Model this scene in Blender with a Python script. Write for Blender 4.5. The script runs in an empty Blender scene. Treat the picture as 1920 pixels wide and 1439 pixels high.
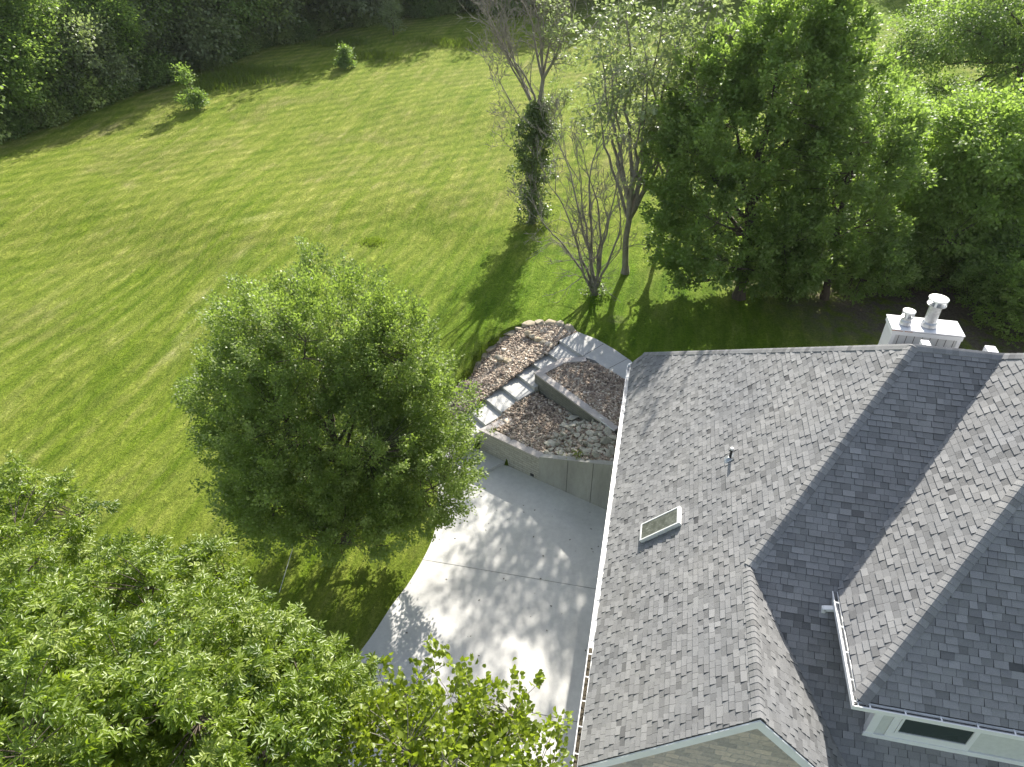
import bpy, bmesh, math, random
import numpy as np
from mathutils import Vector, Matrix, Euler

SC = bpy.context.scene
COL = SC.collection
R = math.radians

# ------------------------------------------------------------------ camera
FPX, CX, CY = 1345.0, 960.0, 719.5
PIT, YAW, HC = R(36.65), R(-11.79), 21.08
cam_d = bpy.data.cameras.new('camera')
cam = bpy.data.objects.new('camera', cam_d); COL.objects.link(cam)
cam.location = (0, 0, HC)
cam.rotation_euler = (R(90) - PIT, 0, -YAW)
cam_d.sensor_width = 36.0
cam_d.lens = FPX / 1920 * 36
cam_d.clip_start = 0.3
cam_d.clip_end = 3000
SC.camera = cam

# ------------------------------------------------------------------ world + sun
SUNV = np.array([0.10, 1.46, 1.0]); SUNV /= np.linalg.norm(SUNV)
elev = math.asin(SUNV[2]); azim = math.atan2(SUNV[0], SUNV[1])
w = bpy.data.worlds.new('World'); SC.world = w; w.use_nodes = True
nt = w.node_tree
sky = nt.nodes.new('ShaderNodeTexSky'); sky.sky_type = 'NISHITA'; sky.sun_disc = False
sky.sun_elevation = elev; sky.sun_rotation = azim
sky.air_density = 1.0; sky.dust_density = 1.6; sky.ozone_density = 1.0
bg = nt.nodes['Background']; bg.inputs[1].default_value = 0.115
hs = nt.nodes.new('ShaderNodeHueSaturation'); hs.inputs['Saturation'].default_value = 0.68      # thin summer haze pales the sky
nt.links.new(sky.outputs[0], hs.inputs['Color']); nt.links.new(hs.outputs[0], bg.inputs[0])
sd = bpy.data.lights.new('sun', 'SUN'); sd.energy = 4.9; sd.angle = R(0.55); sd.color = (1, 0.955, 0.87)
so = bpy.data.objects.new('sun', sd); COL.objects.link(so)
so.rotation_euler = Vector(SUNV).to_track_quat('Z', 'Y').to_euler()
SC.view_settings.view_transform = 'Standard'; SC.view_settings.look = 'None'
SC.view_settings.gamma = 1.0
SC.view_settings.exposure = 1.08

# ------------------------------------------------------------------ placement helpers (pixel of the 1920x1439 photo -> point on a plane)
_fw = np.array([math.sin(YAW)*math.cos(PIT), math.cos(YAW)*math.cos(PIT), -math.sin(PIT)])
_rt = np.array([math.cos(YAW), -math.sin(YAW), 0.0]); _up = np.cross(_rt, _fw)
_C = np.array([0, 0, HC])
def ray(x, y): return _fw + _rt*(x-CX)/FPX - _up*(y-CY)/FPX
def on(q, pt, n):
    d = ray(*q); n = np.array(n, float)
    return _C + d*(np.dot(np.array(pt, float)-_C, n)/np.dot(d, n))
def at(x, y, z=0.0): return on((x, y), (0, 0, z), (0, 0, 1))
def cc(x, y): return (860+x/3.787, 580+y/3.787)
def atc(x, y, z=0.0): return at(*cc(x, y), z)

# ------------------------------------------------------------------ scene helpers
def tag(o, label=None, cat=None, group=None, kind=None):
    if label: o['label'] = label
    if cat: o['category'] = cat
    if group: o['group'] = group
    if kind: o['kind'] = kind
    return o
def empty(name, loc=(0, 0, 0), rz=0.0):
    o = bpy.data.objects.new(name, None); COL.objects.link(o)
    o.location = loc; o.rotation_euler = (0, 0, rz); o.empty_display_size = 0.2
    return o
def copy_tree(o, parent=None):
    c = o.copy(); COL.objects.link(c); c.parent = parent
    for ch in list(o.children): copy_tree(ch, c)
    return c
def npmesh(name, V, F, mat, parent=None, tone=None, smooth=False, mats=None, midx=None, vattr=None):
    """V (n,3); F (m,k) array of equal sized polygons"""
    me = bpy.data.meshes.new(name)
    V = np.ascontiguousarray(V, dtype=np.float32); F = np.ascontiguousarray(F, dtype=np.int32)
    m, k = F.shape
    me.vertices.add(len(V)); me.vertices.foreach_set('co', V.ravel())
    me.loops.add(m*k); me.loops.foreach_set('vertex_index', F.ravel())
    me.polygons.add(m); me.polygons.foreach_set('loop_start', np.arange(0, m*k, k, dtype=np.int32))
    me.polygons.foreach_set('loop_total', np.full(m, k, dtype=np.int32))
    if smooth: me.polygons.foreach_set('use_smooth', np.ones(m, dtype=bool))
    me.update(calc_edges=True)
    for mm in (mats or [mat]): me.materials.append(mm)
    if midx is not None: me.polygons.foreach_set('material_index', midx.astype(np.int32))
    if tone is not None:
        a = me.attributes.new('tone', 'FLOAT', 'FACE'); a.data.foreach_set('value', tone.astype(np.float32))
    if vattr:
        for kk, vv in vattr.items():
            a = me.attributes.new(kk, 'FLOAT', 'POINT'); a.data.foreach_set('value', vv.astype(np.float32))
    o = bpy.data.objects.new(name, me); COL.objects.link(o)
    if parent: o.parent = parent
    return o

class MB:
    def __init__(s): s.v = []; s.f = []; s.t = []
    def poly(s, pts, tone=0.5):
        n = len(s.v); s.v.extend([tuple(map(float, p)) for p in pts]); s.f.append(list(range(n, n+len(pts)))); s.t.append(tone)
    def hexa(s, b, t, tone=0.5):
        """b, t: lists of equal length (bottom ring ccw, top ring)"""
        n = len(s.v); k = len(b)
        s.v.extend([tuple(map(float, p)) for p in b] + [tuple(map(float, p)) for p in t])
        s.f.append([n+i for i in range(k)][::-1]); s.f.append([n+k+i for i in range(k)])
        for i in range(k): s.f.append([n+i, n+(i+1) % k, n+k+(i+1) % k, n+k+i])
        s.t += [tone]*(k+2)
    def box(s, lo, hi, tone=0.5):
        x0, y0, z0 = lo; x1, y1, z1 = hi
        s.hexa([(x0, y0, z0), (x1, y0, z0), (x1, y1, z0), (x0, y1, z0)], [(x0, y0, z1), (x1, y0, z1), (x1, y1, z1), (x0, y1, z1)], tone)
    def prism(s, poly2, z0, z1, tone=0.5):
        a = sum(poly2[i][0]*poly2[(i+1) % len(poly2)][1]-poly2[(i+1) % len(poly2)][0]*poly2[i][1] for i in range(len(poly2)))
        if a < 0: poly2 = poly2[::-1]
        f0 = z0 if callable(z0) else (lambda x, y: z0); f1 = z1 if callable(z1) else (lambda x, y: z1)
        s.hexa([(p[0], p[1], f0(p[0], p[1])) for p in poly2], [(p[0], p[1], f1(p[0], p[1])) for p in poly2], tone)
    def bar(s, a, b, w, h, up=(0, 0, 1), tone=0.5):
        a = np.array(a, float); b = np.array(b, float); d = b-a; d /= np.linalg.norm(d)
        up = np.array(up, float); r = np.cross(d, up); r /= np.linalg.norm(r); u = np.cross(r, d)
        q = [a-r*w/2-u*h/2, a+r*w/2-u*h/2, a+r*w/2+u*h/2, a-r*w/2+u*h/2]
        s.hexa([p for p in q][::-1], [p+(b-a) for p in q][::-1], tone)
    def tube(s, pts, rad, n=6, cap=True, tone=0.5):
        pts = [np.array(p, float) for p in pts]; base = len(s.v)
        for i, p in enumerate(pts):
            d = pts[min(i+1, len(pts)-1)]-pts[max(i-1, 0)]; d /= (np.linalg.norm(d)+1e-9)
            ref = np.array([1., 0, 0]) if abs(d[0]) < .8 else np.array([0, 1., 0])
            a = np.cross(d, ref); a /= np.linalg.norm(a); b = np.cross(d, a)
            r = rad[i] if hasattr(rad, '__len__') else rad
            for k in range(n):
                an = 2*math.pi*k/n; s.v.append(tuple(p+(a*math.cos(an)+b*math.sin(an))*r))
        for i in range(len(pts)-1):
            for k in range(n):
                s.f.append([base+i*n+k, base+i*n+(k+1) % n, base+(i+1)*n+(k+1) % n, base+(i+1)*n+k]); s.t.append(tone)
        if cap:
            s.f.append([base+k for k in range(n)][::-1]); s.f.append([base+(len(pts)-1)*n+k for k in range(n)]); s.t += [tone]*2
    def lathe(s, c, prof, n=24, tone=0.5):
        """prof: list of (r, z) ; closed with discs at the ends"""
        s.tube([(c[0], c[1], c[2]+z+i*1e-5) for i, (r, z) in enumerate(prof)], [r for r, z in prof], n, True, tone)
    def build(s, name, mat, parent=None, smooth=False, bevel=0.0):
        me = bpy.data.meshes.new(name); me.from_pydata(s.v, [], s.f); me.update()
        me.materials.append(mat)
        a = me.attributes.new('tone', 'FLOAT', 'FACE'); a.data.foreach_set('value', np.array(s.t, dtype=np.float32))
        if smooth:
            for p in me.polygons: p.use_smooth = True
        o = bpy.data.objects.new(name, me); COL.objects.link(o)
        if parent: o.parent = parent
        if bevel:
            m = o.modifiers.new('bevel', 'BEVEL'); m.width = bevel; m.segments = 2; m.limit_method = 'ANGLE'
        return o

# ------------------------------------------------------------------ materials
def mat(name):
    m = bpy.data.materials.new(name); m.use_nodes = True
    nt = m.node_tree; b = nt.nodes['Principled BSDF']
    return m, nt, b
def nd(nt, typ, **kw):
    n = nt.nodes.new(typ)
    for k, v in kw.items():
        if k.startswith('i_'): n.inputs[k[2:].replace('_', ' ')].default_value = v
        else: setattr(n, k, v)
    return n
def ramp(nt, fac, stops, interp='LINEAR'):
    r = nt.nodes.new('ShaderNodeValToRGB'); r.color_ramp.interpolation = interp
    el = r.color_ramp.elements
    while len(el) < len(stops): el.new(0.5)
    for e, (p, c) in zip(el, stops): e.position = p; e.color = (*c, 1) if len(c) == 3 else c
    nt.links.new(fac, r.inputs[0]); return r.outputs[0]
def objco(nt, scale=(1, 1, 1), rot=(0, 0, 0)):
    g = nt.nodes.new('ShaderNodeNewGeometry'); mp = nt.nodes.new('ShaderNodeMapping')
    mp.inputs['Scale'].default_value = scale; mp.inputs['Rotation'].default_value = rot
    nt.links.new(g.outputs['Position'], mp.inputs['Vector']); return mp.outputs[0]
def noise(nt, vec, scale, detail=4, rough=0.55, dist=0.0):
    n = nt.nodes.new('ShaderNodeTexNoise'); n.inputs['Scale'].default_value = scale
    n.inputs['Detail'].default_value = detail; n.inputs['Roughness'].default_value = rough; n.inputs['Distortion'].default_value = dist
    nt.links.new(vec, n.inputs['Vector']); return n.outputs['Fac']
def attr(nt, name):
    a = nt.nodes.new('ShaderNodeAttribute'); a.attribute_name = name; return a.outputs['Fac']
def math_(nt, op, a, b=None, clamp=False):
    n = nt.nodes.new('ShaderNodeMath'); n.operation = op; n.use_clamp = clamp
    for i, x in enumerate((a, b)):
        if x is None: continue
        if isinstance(x, (int, float)): n.inputs[i].default_value = x
        else: nt.links.new(x, n.inputs[i])
    return n.outputs[0]
def mixc(nt, fac, a, b, mode='MIX'):
    n = nt.nodes.new('ShaderNodeMix'); n.data_type = 'RGBA'; n.blend_type = mode
    for key, x in ((0, fac), (6, a), (7, b)):
        if isinstance(x, (int, float)): n.inputs[key].default_value = x
        elif isinstance(x, tuple): n.inputs[key].default_value = (*x, 1) if len(x) == 3 else x
        else: nt.links.new(x, n.inputs[key])
    return n.outputs[2]
def bump(nt, h, strength, dist, bsdf):
    b = nt.nodes.new('ShaderNodeBump'); b.inputs['Strength'].default_value = strength; b.inputs['Distance'].default_value = dist
    nt.links.new(h, b.inputs['Height']); nt.links.new(b.outputs[0], bsdf.inputs['Normal']); return b

def leaf_mat(name, dark, mid, light, trans, rough=0.42, tmix=0.4, spec=0.5):
    m, nt, b = mat(name)
    t = attr(nt, 'tone')
    col = ramp(nt, t, [(0.0, dark), (0.55, mid), (1.0, light)])
    nt.links.new(col, b.inputs['Base Color']); b.inputs['Roughness'].default_value = rough
    b.inputs['Specular IOR Level'].default_value = spec
    tr = nt.nodes.new('ShaderNodeBsdfTranslucent')
    tc = mixc(nt, 0.75, col, trans); nt.links.new(tc, tr.inputs['Color'])
    mx = nt.nodes.new('ShaderNodeMixShader'); mx.inputs[0].default_value = tmix
    nt.links.new(b.outputs[0], mx.inputs[1]); nt.links.new(tr.outputs[0], mx.inputs[2])
    nt.links.new(mx.outputs[0], nt.nodes['Material Output'].inputs['Surface'])
    return m
M = {}
M['leaf_maple'] = leaf_mat('maple_leaves', (0.095, 0.135, 0.034), (0.195, 0.26, 0.07), (0.38, 0.43, 0.17), (0.42, 0.6, 0.07), 0.48, 0.42, 0.45)
M['leaf_ash'] = leaf_mat('compound_leaves', (0.05, 0.095, 0.01), (0.17, 0.24, 0.022), (0.3, 0.36, 0.08), (0.42, 0.58, 0.03), 0.4, 0.42, 0.55)
M['leaf_yellow'] = leaf_mat('round_leaves', (0.1, 0.14, 0.012), (0.18, 0.235, 0.02), (0.27, 0.33, 0.04), (0.42, 0.55, 0.03), 0.45, 0.42)
M['leaf_dark'] = leaf_mat('dark_leaves', (0.085, 0.13, 0.04), (0.17, 0.24, 0.07), (0.33, 0.4, 0.15), (0.4, 0.6, 0.08), 0.5, 0.46, 0.45)
M['leaf_bright'] = leaf_mat('bright_leaves', (0.12, 0.175, 0.045), (0.21, 0.29, 0.08), (0.36, 0.44, 0.16), (0.45, 0.66, 0.09), 0.5, 0.5, 0.4)
M['leaf_silver'] = leaf_mat('silvery_leaves', (0.13, 0.16, 0.075), (0.24, 0.28, 0.14), (0.42, 0.45, 0.28), (0.4, 0.52, 0.13), 0.48, 0.42, 0.5)
M['leaf_far'] = leaf_mat('wood_leaves', (0.13, 0.17, 0.06), (0.25, 0.3, 0.105), (0.43, 0.48, 0.19), (0.5, 0.66, 0.12), 0.55, 0.48, 0.35)
M['leaf_ivy'] = leaf_mat('ivy_leaves', (0.06, 0.09, 0.03), (0.12, 0.16, 0.055), (0.24, 0.29, 0.13), (0.24, 0.36, 0.05), 0.4, 0.32, 0.5)

def mk_bark(name, a, b_, s=6):
    m, nt, b = mat(name)
    v = objco(nt, (1, 1, 0.25)); n = noise(nt, v, s, 6, 0.65)
    nt.links.new(ramp(nt, n, [(0.3, a), (0.7, b_)]), b.inputs['Base Color']); b.inputs['Roughness'].default_value = 0.9
    bump(nt, noise(nt, v, s*4, 4), 0.6, 0.03, b); return m
M['bark'] = mk_bark('brown_bark', (0.045, 0.035, 0.026), (0.14, 0.11, 0.085))
M['bark_grey'] = mk_bark('grey_bark', (0.13, 0.115, 0.09), (0.33, 0.3, 0.25))

# shingles
def mk_shingle(name, c0, c1, c2):
    m, nt, b = mat(name)
    t = attr(nt, 'tone'); v = objco(nt)
    col = ramp(nt, t, [(0.0, c0), (0.12, tuple(x*.62 for x in c1)), (0.5, c1), (1.0, c2)])
    gr = noise(nt, v, 140, 3, 0.8); st = noise(nt, v, 0.55, 4, 0.6)
    c = mixc(nt, 1.0, col, ramp(nt, gr, [(0.3, (0.62, 0.62, 0.62)), (0.7, (1.4, 1.39, 1.37))]), 'MULTIPLY')
    c = mixc(nt, 1.0, c, ramp(nt, st, [(0.3, (0.88, 0.89, 0.91)), (0.7, (1.08, 1.07, 1.05))]), 'MULTIPLY')
    nt.links.new(c, b.inputs['Base Color']); b.inputs['Roughness'].default_value = 0.93
    b.inputs['Specular IOR Level'].default_value = 0.25
    bump(nt, gr, 0.5, 0.006, b); return m
M['shingle'] = mk_shingle('grey_shingles', (0.085, 0.085, 0.087), (0.235, 0.234, 0.233), (0.31, 0.308, 0.305))
M['cap'] = mk_shingle('ridge_cap_shingles', (0.085, 0.085, 0.087), (0.25, 0.248, 0.246), (0.29, 0.287, 0.283))
M['deck'] = mk_shingle('roof_deck', (0.05, 0.05, 0.05), (0.06, 0.06, 0.06), (0.07, 0.07, 0.07))

def mk_paint(name, c, rough=0.5, var=0.08, sc=3.0, metal=0.0):
    m, nt, b = mat(name); v = objco(nt)
    n = noise(nt, v, sc, 5, 0.6)
    lo = tuple(x*(1-var) for x in c); hi = tuple(min(1, x*(1+var*0.6)) for x in c)
    nt.links.new(ramp(nt, n, [(0.3, lo), (0.7, hi)]), b.inputs['Base Color'])
    b.inputs['Roughness'].default_value = rough; b.inputs['Metallic'].default_value = metal
    bump(nt, noise(nt, v, 40, 3), 0.08, 0.01, b); return m
M['white'] = mk_paint('white_paint', (0.78, 0.78, 0.76), 0.4, 0.06)
M['trim'] = mk_paint('grey_white_trim', (0.8, 0.8, 0.79), 0.5, 0.06)
M['stucco'] = mk_paint('pale_stucco', (0.6, 0.61, 0.58), 0.9, 0.08, 9)
M['siding'] = mk_paint('pale_siding', (0.62, 0.62, 0.6), 0.7, 0.08, 2)
M['galv'] = mk_paint('galvanised_steel', (0.5, 0.51, 0.52), 0.38, 0.25, 14, 0.75)
M['galv_top'] = mk_paint('pale_sheet_metal', (0.8, 0.8, 0.78), 0.4, 0.08, 8, 0.2)
M['chase_cap'] = mk_paint('white_chimney_cover', (0.78, 0.78, 0.79), 0.4, 0.1, 6)
M['rust'] = mk_paint('rusty_edge', (0.42, 0.16, 0.07), 0.8, 0.5, 30)
M['black'] = mk_paint('black_rubber', (0.025, 0.025, 0.027), 0.6, 0.2)
M['litter'] = mk_paint('gutter_litter', (0.09, 0.075, 0.05), 0.95, 0.7, 45)
M['cable'] = mk_paint('pale_cord', (0.55, 0.56, 0.5), 0.6, 0.1)

def mk_glass(name, base, rough, painted_reflection=None):
    m, nt, b = mat(name)
    b.inputs['Roughness'].default_value = rough; b.inputs['Specular IOR Level'].default_value = 0.6
    if painted_reflection:
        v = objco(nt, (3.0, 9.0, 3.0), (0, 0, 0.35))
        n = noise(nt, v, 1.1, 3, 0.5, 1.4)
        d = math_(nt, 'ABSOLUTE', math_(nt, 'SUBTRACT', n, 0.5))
        c = ramp(nt, d, [(0.0, painted_reflection), (0.008, tuple((x+y)/2 for x, y in zip(painted_reflection, base))), (0.02, base)])  # thin pale lines paint a scratchy reflection into the glass colour
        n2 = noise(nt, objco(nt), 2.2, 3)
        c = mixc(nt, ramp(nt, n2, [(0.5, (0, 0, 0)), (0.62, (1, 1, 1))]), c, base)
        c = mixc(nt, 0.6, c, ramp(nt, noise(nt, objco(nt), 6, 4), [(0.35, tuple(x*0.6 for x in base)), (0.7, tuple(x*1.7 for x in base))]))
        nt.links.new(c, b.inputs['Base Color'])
    else: b.inputs['Base Color'].default_value = (*base, 1)
    return m
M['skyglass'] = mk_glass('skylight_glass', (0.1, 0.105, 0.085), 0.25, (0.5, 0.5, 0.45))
M['winglass'] = mk_glass('window_glass', (0.03, 0.045, 0.04), 0.12)

# concrete
def mk_conc(name, c, stain=0.12, sc=1.0, rough=0.85, vertical=False):
    m, nt, b = mat(name)
    v = objco(nt, (1, 1, 0.25) if vertical else (1, 1, 1))
    n1 = noise(nt, v, 0.6*sc, 6, 0.6, 0.4); n2 = noise(nt, v, 5*sc, 5, 0.7); n3 = noise(nt, v, 90, 2, 0.7)
    lo = tuple(x*(1-stain) for x in c); hi = tuple(min(1, x*(1+stain*.5)) for x in c)
    col = ramp(nt, n1, [(0.3, lo), (0.7, hi)])
    col = mixc(nt, 1.0, col, ramp(nt, n2, [(0.25, (0.86, 0.86, 0.86)), (0.75, (1.06, 1.06, 1.05))]), 'MULTIPLY')
    col = mixc(nt, 1.0, col, ramp(nt, n3, [(0.3, (0.93, 0.93, 0.93)), (0.7, (1.05, 1.05, 1.05))]), 'MULTIPLY')
    nt.links.new(col, b.inputs['Base Color']); b.inputs['Roughness'].default_value = rough
    bump(nt, n3, 0.15, 0.004, b); return m
M['drive'] = mk_conc('driveway_concrete', (0.6, 0.585, 0.555), 0.14)
M['steps'] = mk_conc('step_concrete', (0.52, 0.51, 0.485), 0.1, 2)
M['wallc'] = mk_conc('formed_concrete', (0.4, 0.39, 0.35), 0.25, 1.6, 0.9, True)
M['capc'] = mk_conc('wall_coping', (0.5, 0.455, 0.42), 0.16, 3)
M['joint'] = mk_conc('joint_filler', (0.1, 0.09, 0.08), 0.3, 4)

def mk_blocks(name, c1, c2, mortar, w, h, ang=0.0, msize=0.012, bmp=0.5, varn=0.25):
    """courses of blocks on vertical faces; ang = heading of the face in plan"""
    m, nt, b = mat(name)
    g = nt.nodes.new('ShaderNodeNewGeometry'); mp = nt.nodes.new('ShaderNodeVectorRotate'); mp.rotation_type = 'Z_AXIS'
    mp.inputs['Angle'].default_value = -ang
    nt.links.new(g.outputs['Position'], mp.inputs['Vector'])
    sp = nt.nodes.new('ShaderNodeSeparateXYZ'); nt.links.new(mp.outputs[0], sp.inputs[0])
    cb = nt.nodes.new('ShaderNodeCombineXYZ'); nt.links.new(sp.outputs[0], cb.inputs[0]); nt.links.new(sp.outputs[2], cb.inputs[1])
    br = nt.nodes.new('ShaderNodeTexBrick'); br.inputs['Color1'].default_value = (*c1, 1); br.inputs['Color2'].default_value = (*c2, 1)
    br.inputs['Mortar'].default_value = (*mortar, 1); br.inputs['Scale'].default_value = 1.0
    br.inputs['Brick Width'].default_value = w; br.inputs['Row Height'].default_value = h; br.inputs['Mortar Size'].default_value = msize
    br.inputs['Mortar Smooth'].default_value = 0.3
    nz = noise(nt, objco(nt), 1.3, 3); off = nt.nodes.new('ShaderNodeVectorMath'); off.operation = 'ADD'
    cb2 = nt.nodes.new('ShaderNodeCombineXYZ'); nt.links.new(math_(nt, 'MULTIPLY', math_(nt, 'SUBTRACT', nz, 0.5), varn), cb2.inputs[0])
    nt.links.new(math_(nt, 'MULTIPLY', math_(nt, 'SUBTRACT', noise(nt, objco(nt), 3.1, 2), 0.5), varn*0.3), cb2.inputs[1])
    nt.links.new(cb.outputs[0], off.inputs[0]); nt.links.new(cb2.outputs[0], off.inputs[1]); nt.links.new(off.outputs[0], br.inputs['Vector'])
    n2 = noise(nt, objco(nt), 12, 5, 0.7)
    c = mixc(nt, 1.0, br.outputs['Color'], ramp(nt, n2, [(0.25, (0.7, 0.7, 0.7)), (0.75, (1.2, 1.2, 1.2))]), 'MULTIPLY')
    nt.links.new(c, b.inputs['Base Color']); b.inputs['Roughness'].default_value = 0.92
    h2 = math_(nt, 'ADD', math_(nt, 'MULTIPLY', br.outputs['Fac'], -1.0), math_(nt, 'MULTIPLY', n2, 0.5))
    bump(nt, h2, bmp, 0.02, b); return m
M['stone'] = mk_blocks('stone_veneer', (0.62, 0.53, 0.44), (0.36, 0.33, 0.3), (0.46, 0.43, 0.4), 0.36, 0.17, 0.0, 0.01, 0.9, 0.5)

# rocks & gravel
def mk_rock(name, stops, rough=0.9):
    m, nt, b = mat(name)
    oi = nt.nodes.new('ShaderNodeObjectInfo'); t = attr(nt, 'tone')
    f = math_(nt, 'ADD', math_(nt, 'MULTIPLY', oi.outputs['Random'], 0.75), math_(nt, 'MULTIPLY', t, 0.25))
    c = ramp(nt, f, stops)
    n = noise(nt, objco(nt), 9, 6, 0.7)
    c = mixc(nt, 1.0, c, ramp(nt, n, [(0.25, (0.62, 0.61, 0.6)), (0.75, (1.25, 1.24, 1.22))]), 'MULTIPLY')
    nt.links.new(c, b.inputs['Base Color']); b.inputs['Roughness'].default_value = rough
    bump(nt, noise(nt, objco(nt), 22, 5, 0.7), 0.6, 0.02, b); return m
M['rock'] = mk_rock('creek_rock', [(0.0, (0.26, 0.245, 0.195)), (0.5, (0.45, 0.43, 0.35)), (1.0, (0.62, 0.59, 0.5))])
M['edge'] = mk_rock('edging_stone', [(0.0, (0.36, 0.33, 0.27)), (0.5, (0.45, 0.39, 0.29)), (1.0, (0.52, 0.42, 0.27))])
def mk_gravel(name, stops):
    m, nt, b = mat(name); t = attr(nt, 'tone')
    nt.links.new(ramp(nt, t, stops), b.inputs['Base Color']); b.inputs['Roughness'].default_value = 0.85; return m
M['gravel'] = mk_gravel('river_gravel', [(0.0, (0.11, 0.085, 0.07)), (0.25, (0.27, 0.205, 0.155)), (0.5, (0.43, 0.335, 0.25)), (0.75, (0.56, 0.48, 0.38)), (1.0, (0.8, 0.72, 0.6))])
M['bedsoil'] = mk_conc('bed_floor', (0.07, 0.055, 0.045), 0.4, 5)

# lawn
def mk_lawn():
    m, nt, b = mat('lawn_grass')
    v = objco(nt)
    big = noise(nt, v, 0.06, 5, 0.6, 0.6); mid = noise(nt, v, 0.5, 6, 0.7, 0.5)
    st = noise(nt, objco(nt, (1.0, 0.16, 1), (0, 0, R(-38))), 1.6, 6, 0.72, 0.3)     # mowing drift
    st2 = noise(nt, objco(nt, (1.0, 0.06, 1), (0, 0, R(-62))), 0.9, 5, 0.7, 0.2)
    fine = noise(nt, v, 9, 8, 0.82); fine2 = noise(nt, v, 34, 4, 0.8)
    c = ramp(nt, big, [(0.3, (0.115, 0.195, 0.009)), (0.5, (0.165, 0.235, 0.015)), (0.7, (0.235, 0.27, 0.04))])
    c = mixc(nt, 0.8, c, ramp(nt, st, [(0.3, (0.085, 0.16, 0.006)), (0.5, (0.165, 0.235, 0.015)), (0.7, (0.285, 0.31, 0.08))]))
    c = mixc(nt, 0.4, c, ramp(nt, st2, [(0.35, (0.085, 0.16, 0.007)), (0.65, (0.28, 0.3, 0.07))]))
    cl = noise(nt, objco(nt, (1, .45, 1), (0, 0, R(-50))), 3.2, 6, 0.75, 0.8)
    c = mixc(nt, 1.0, c, ramp(nt, cl, [(0.3, (0.68, 0.75, 0.6)), (0.5, (1, 1, 1)), (0.68, (1.35, 1.26, 1.45))]), 'MULTIPLY')
    c = mixc(nt, 1.0, c, ramp(nt, mid, [(0.25, (0.78, 0.84, 0.7)), (0.75, (1.18, 1.12, 1.3))]), 'MULTIPLY')
    c = mixc(nt, 1.0, c, ramp(nt, fine, [(0.3, (0.36, 0.42, 0.34)), (0.48, (1, 1, 1)), (0.72, (1.6, 1.5, 1.75))]), 'MULTIPLY')
    c = mixc(nt, 1.0, c, ramp(nt, fine2, [(0.32, (0.5, 0.54, 0.5)), (0.68, (1.45, 1.4, 1.5))]), 'MULTIPLY')
    zone = attr(nt, 'zone'); band = attr(nt, 'band')
    def stripes(ang, per, dist):
        wv = nt.nodes.new('ShaderNodeTexWave'); wv.inputs['Scale'].default_value = 1.0; wv.inputs['Distortion'].default_value = dist; wv.inputs['Detail'].default_value = 3; wv.inputs['Detail Scale'].default_value = 1.2; wv.inputs['Detail Roughness'].default_value = .6
        mp = nt.nodes.new('ShaderNodeMapping'); mp.vector_type = 'POINT'; k_ = 2*math.pi/per/20*6.28/6.28
        mp.inputs['Rotation'].default_value = (0, 0, ang); mp.inputs['Scale'].default_value = (k_, k_, k_)
        g_ = nt.nodes.new('ShaderNodeNewGeometry'); nt.links.new(g_.outputs['Position'], mp.inputs['Vector']); nt.links.new(mp.outputs[0], wv.inputs['Vector']); return wv.outputs['Fac']
    sA = stripes(R(12), 1.3, 1.0); sB = stripes(R(50), 1.5, 1.6)
    sm = nt.nodes.new('ShaderNodeMix'); nt.links.new(zone, sm.inputs[0]); nt.links.new(sB, sm.inputs[2]); nt.links.new(sA, sm.inputs[3])
    brk = noise(nt, v, .35, 4, .7)
    c = mixc(nt, ramp(nt, brk, [(0.35, (.15, .15, .15)), (0.65, (.9, .9, .9))]), c, mixc(nt, 1.0, c, ramp(nt, sm.outputs[0], [(0.15, (0.76, 0.82, 0.68)), (0.85, (1.2, 1.14, 1.35))]), 'MULTIPLY'))
    c = mixc(nt, math_(nt, 'MULTIPLY', zone, .6), c, mixc(nt, 1.0, c, (0.86, 0.93, 0.8), 'MULTIPLY'))
    c = mixc(nt, math_(nt, 'MULTIPLY', band, ramp(nt, noise(nt, v, .8, 4, .7), [(.3, (.2, .2, .2)), (.6, (1, 1, 1))])), c, mixc(nt, 1.0, c, (0.66, 0.83, 0.45), 'MULTIPLY'))
    dry = noise(nt, v, 0.13, 5, .65, .8)
    c = mixc(nt, ramp(nt, dry, [(0.5, (0, 0, 0)), (0.66, (.7, .7, .7))]), c, mixc(nt, 1.0, c, (1.02, 0.87, 1.6), 'MULTIPLY'))
    c = mixc(nt, 1.0, c, (1.2, 1.15, 1.15), 'MULTIPLY')
    c = mixc(nt, math_(nt, 'MULTIPLY', attr(nt, 'track'), ramp(nt, noise(nt, v, 1.5, 4, .7), [(.35, (.1, .1, .1)), (.6, (.9, .9, .9))])), c, mixc(nt, 1.0, c, (1.45, 1.3, 2.4), 'MULTIPLY'))
    lush = attr(nt, 'lush')
    c = mixc(nt, math_(nt, 'MULTIPLY', lush, 0.75), c, mixc(nt, 1.0, c, (0.66, 0.9, 0.45), 'MULTIPLY'))
    soil = attr(nt, 'soil'); sn = noise(nt, v, 1.1, 6, 0.7, 0.5)
    sf = math_(nt, 'MULTIPLY', soil, math_(nt, 'MULTIPLY', math_(nt, 'SUBTRACT', sn, 0.34), 6.0), True)
    sf = math_(nt, 'MINIMUM', sf, 1.0)
    c = mixc(nt, sf, c, ramp(nt, fine, [(0.3, (0.09, 0.07, 0.05)), (0.7, (0.3, 0.25, 0.19))]))
    nt.links.new(c, b.inputs['Base Color']); b.inputs['Roughness'].default_value = 0.9
    b.inputs['Specular IOR Level'].default_value = 0.08
    h = math_(nt, 'ADD', math_(nt, 'MULTIPLY', fine, 1.0), math_(nt, 'MULTIPLY', mid, 1.2))
    h = math_(nt, 'ADD', h, math_(nt, 'MULTIPLY', cl, 2.2))
    bump(nt, h, 1.0, 0.13, b)
    return m
M['lawn'] = mk_lawn()
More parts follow.
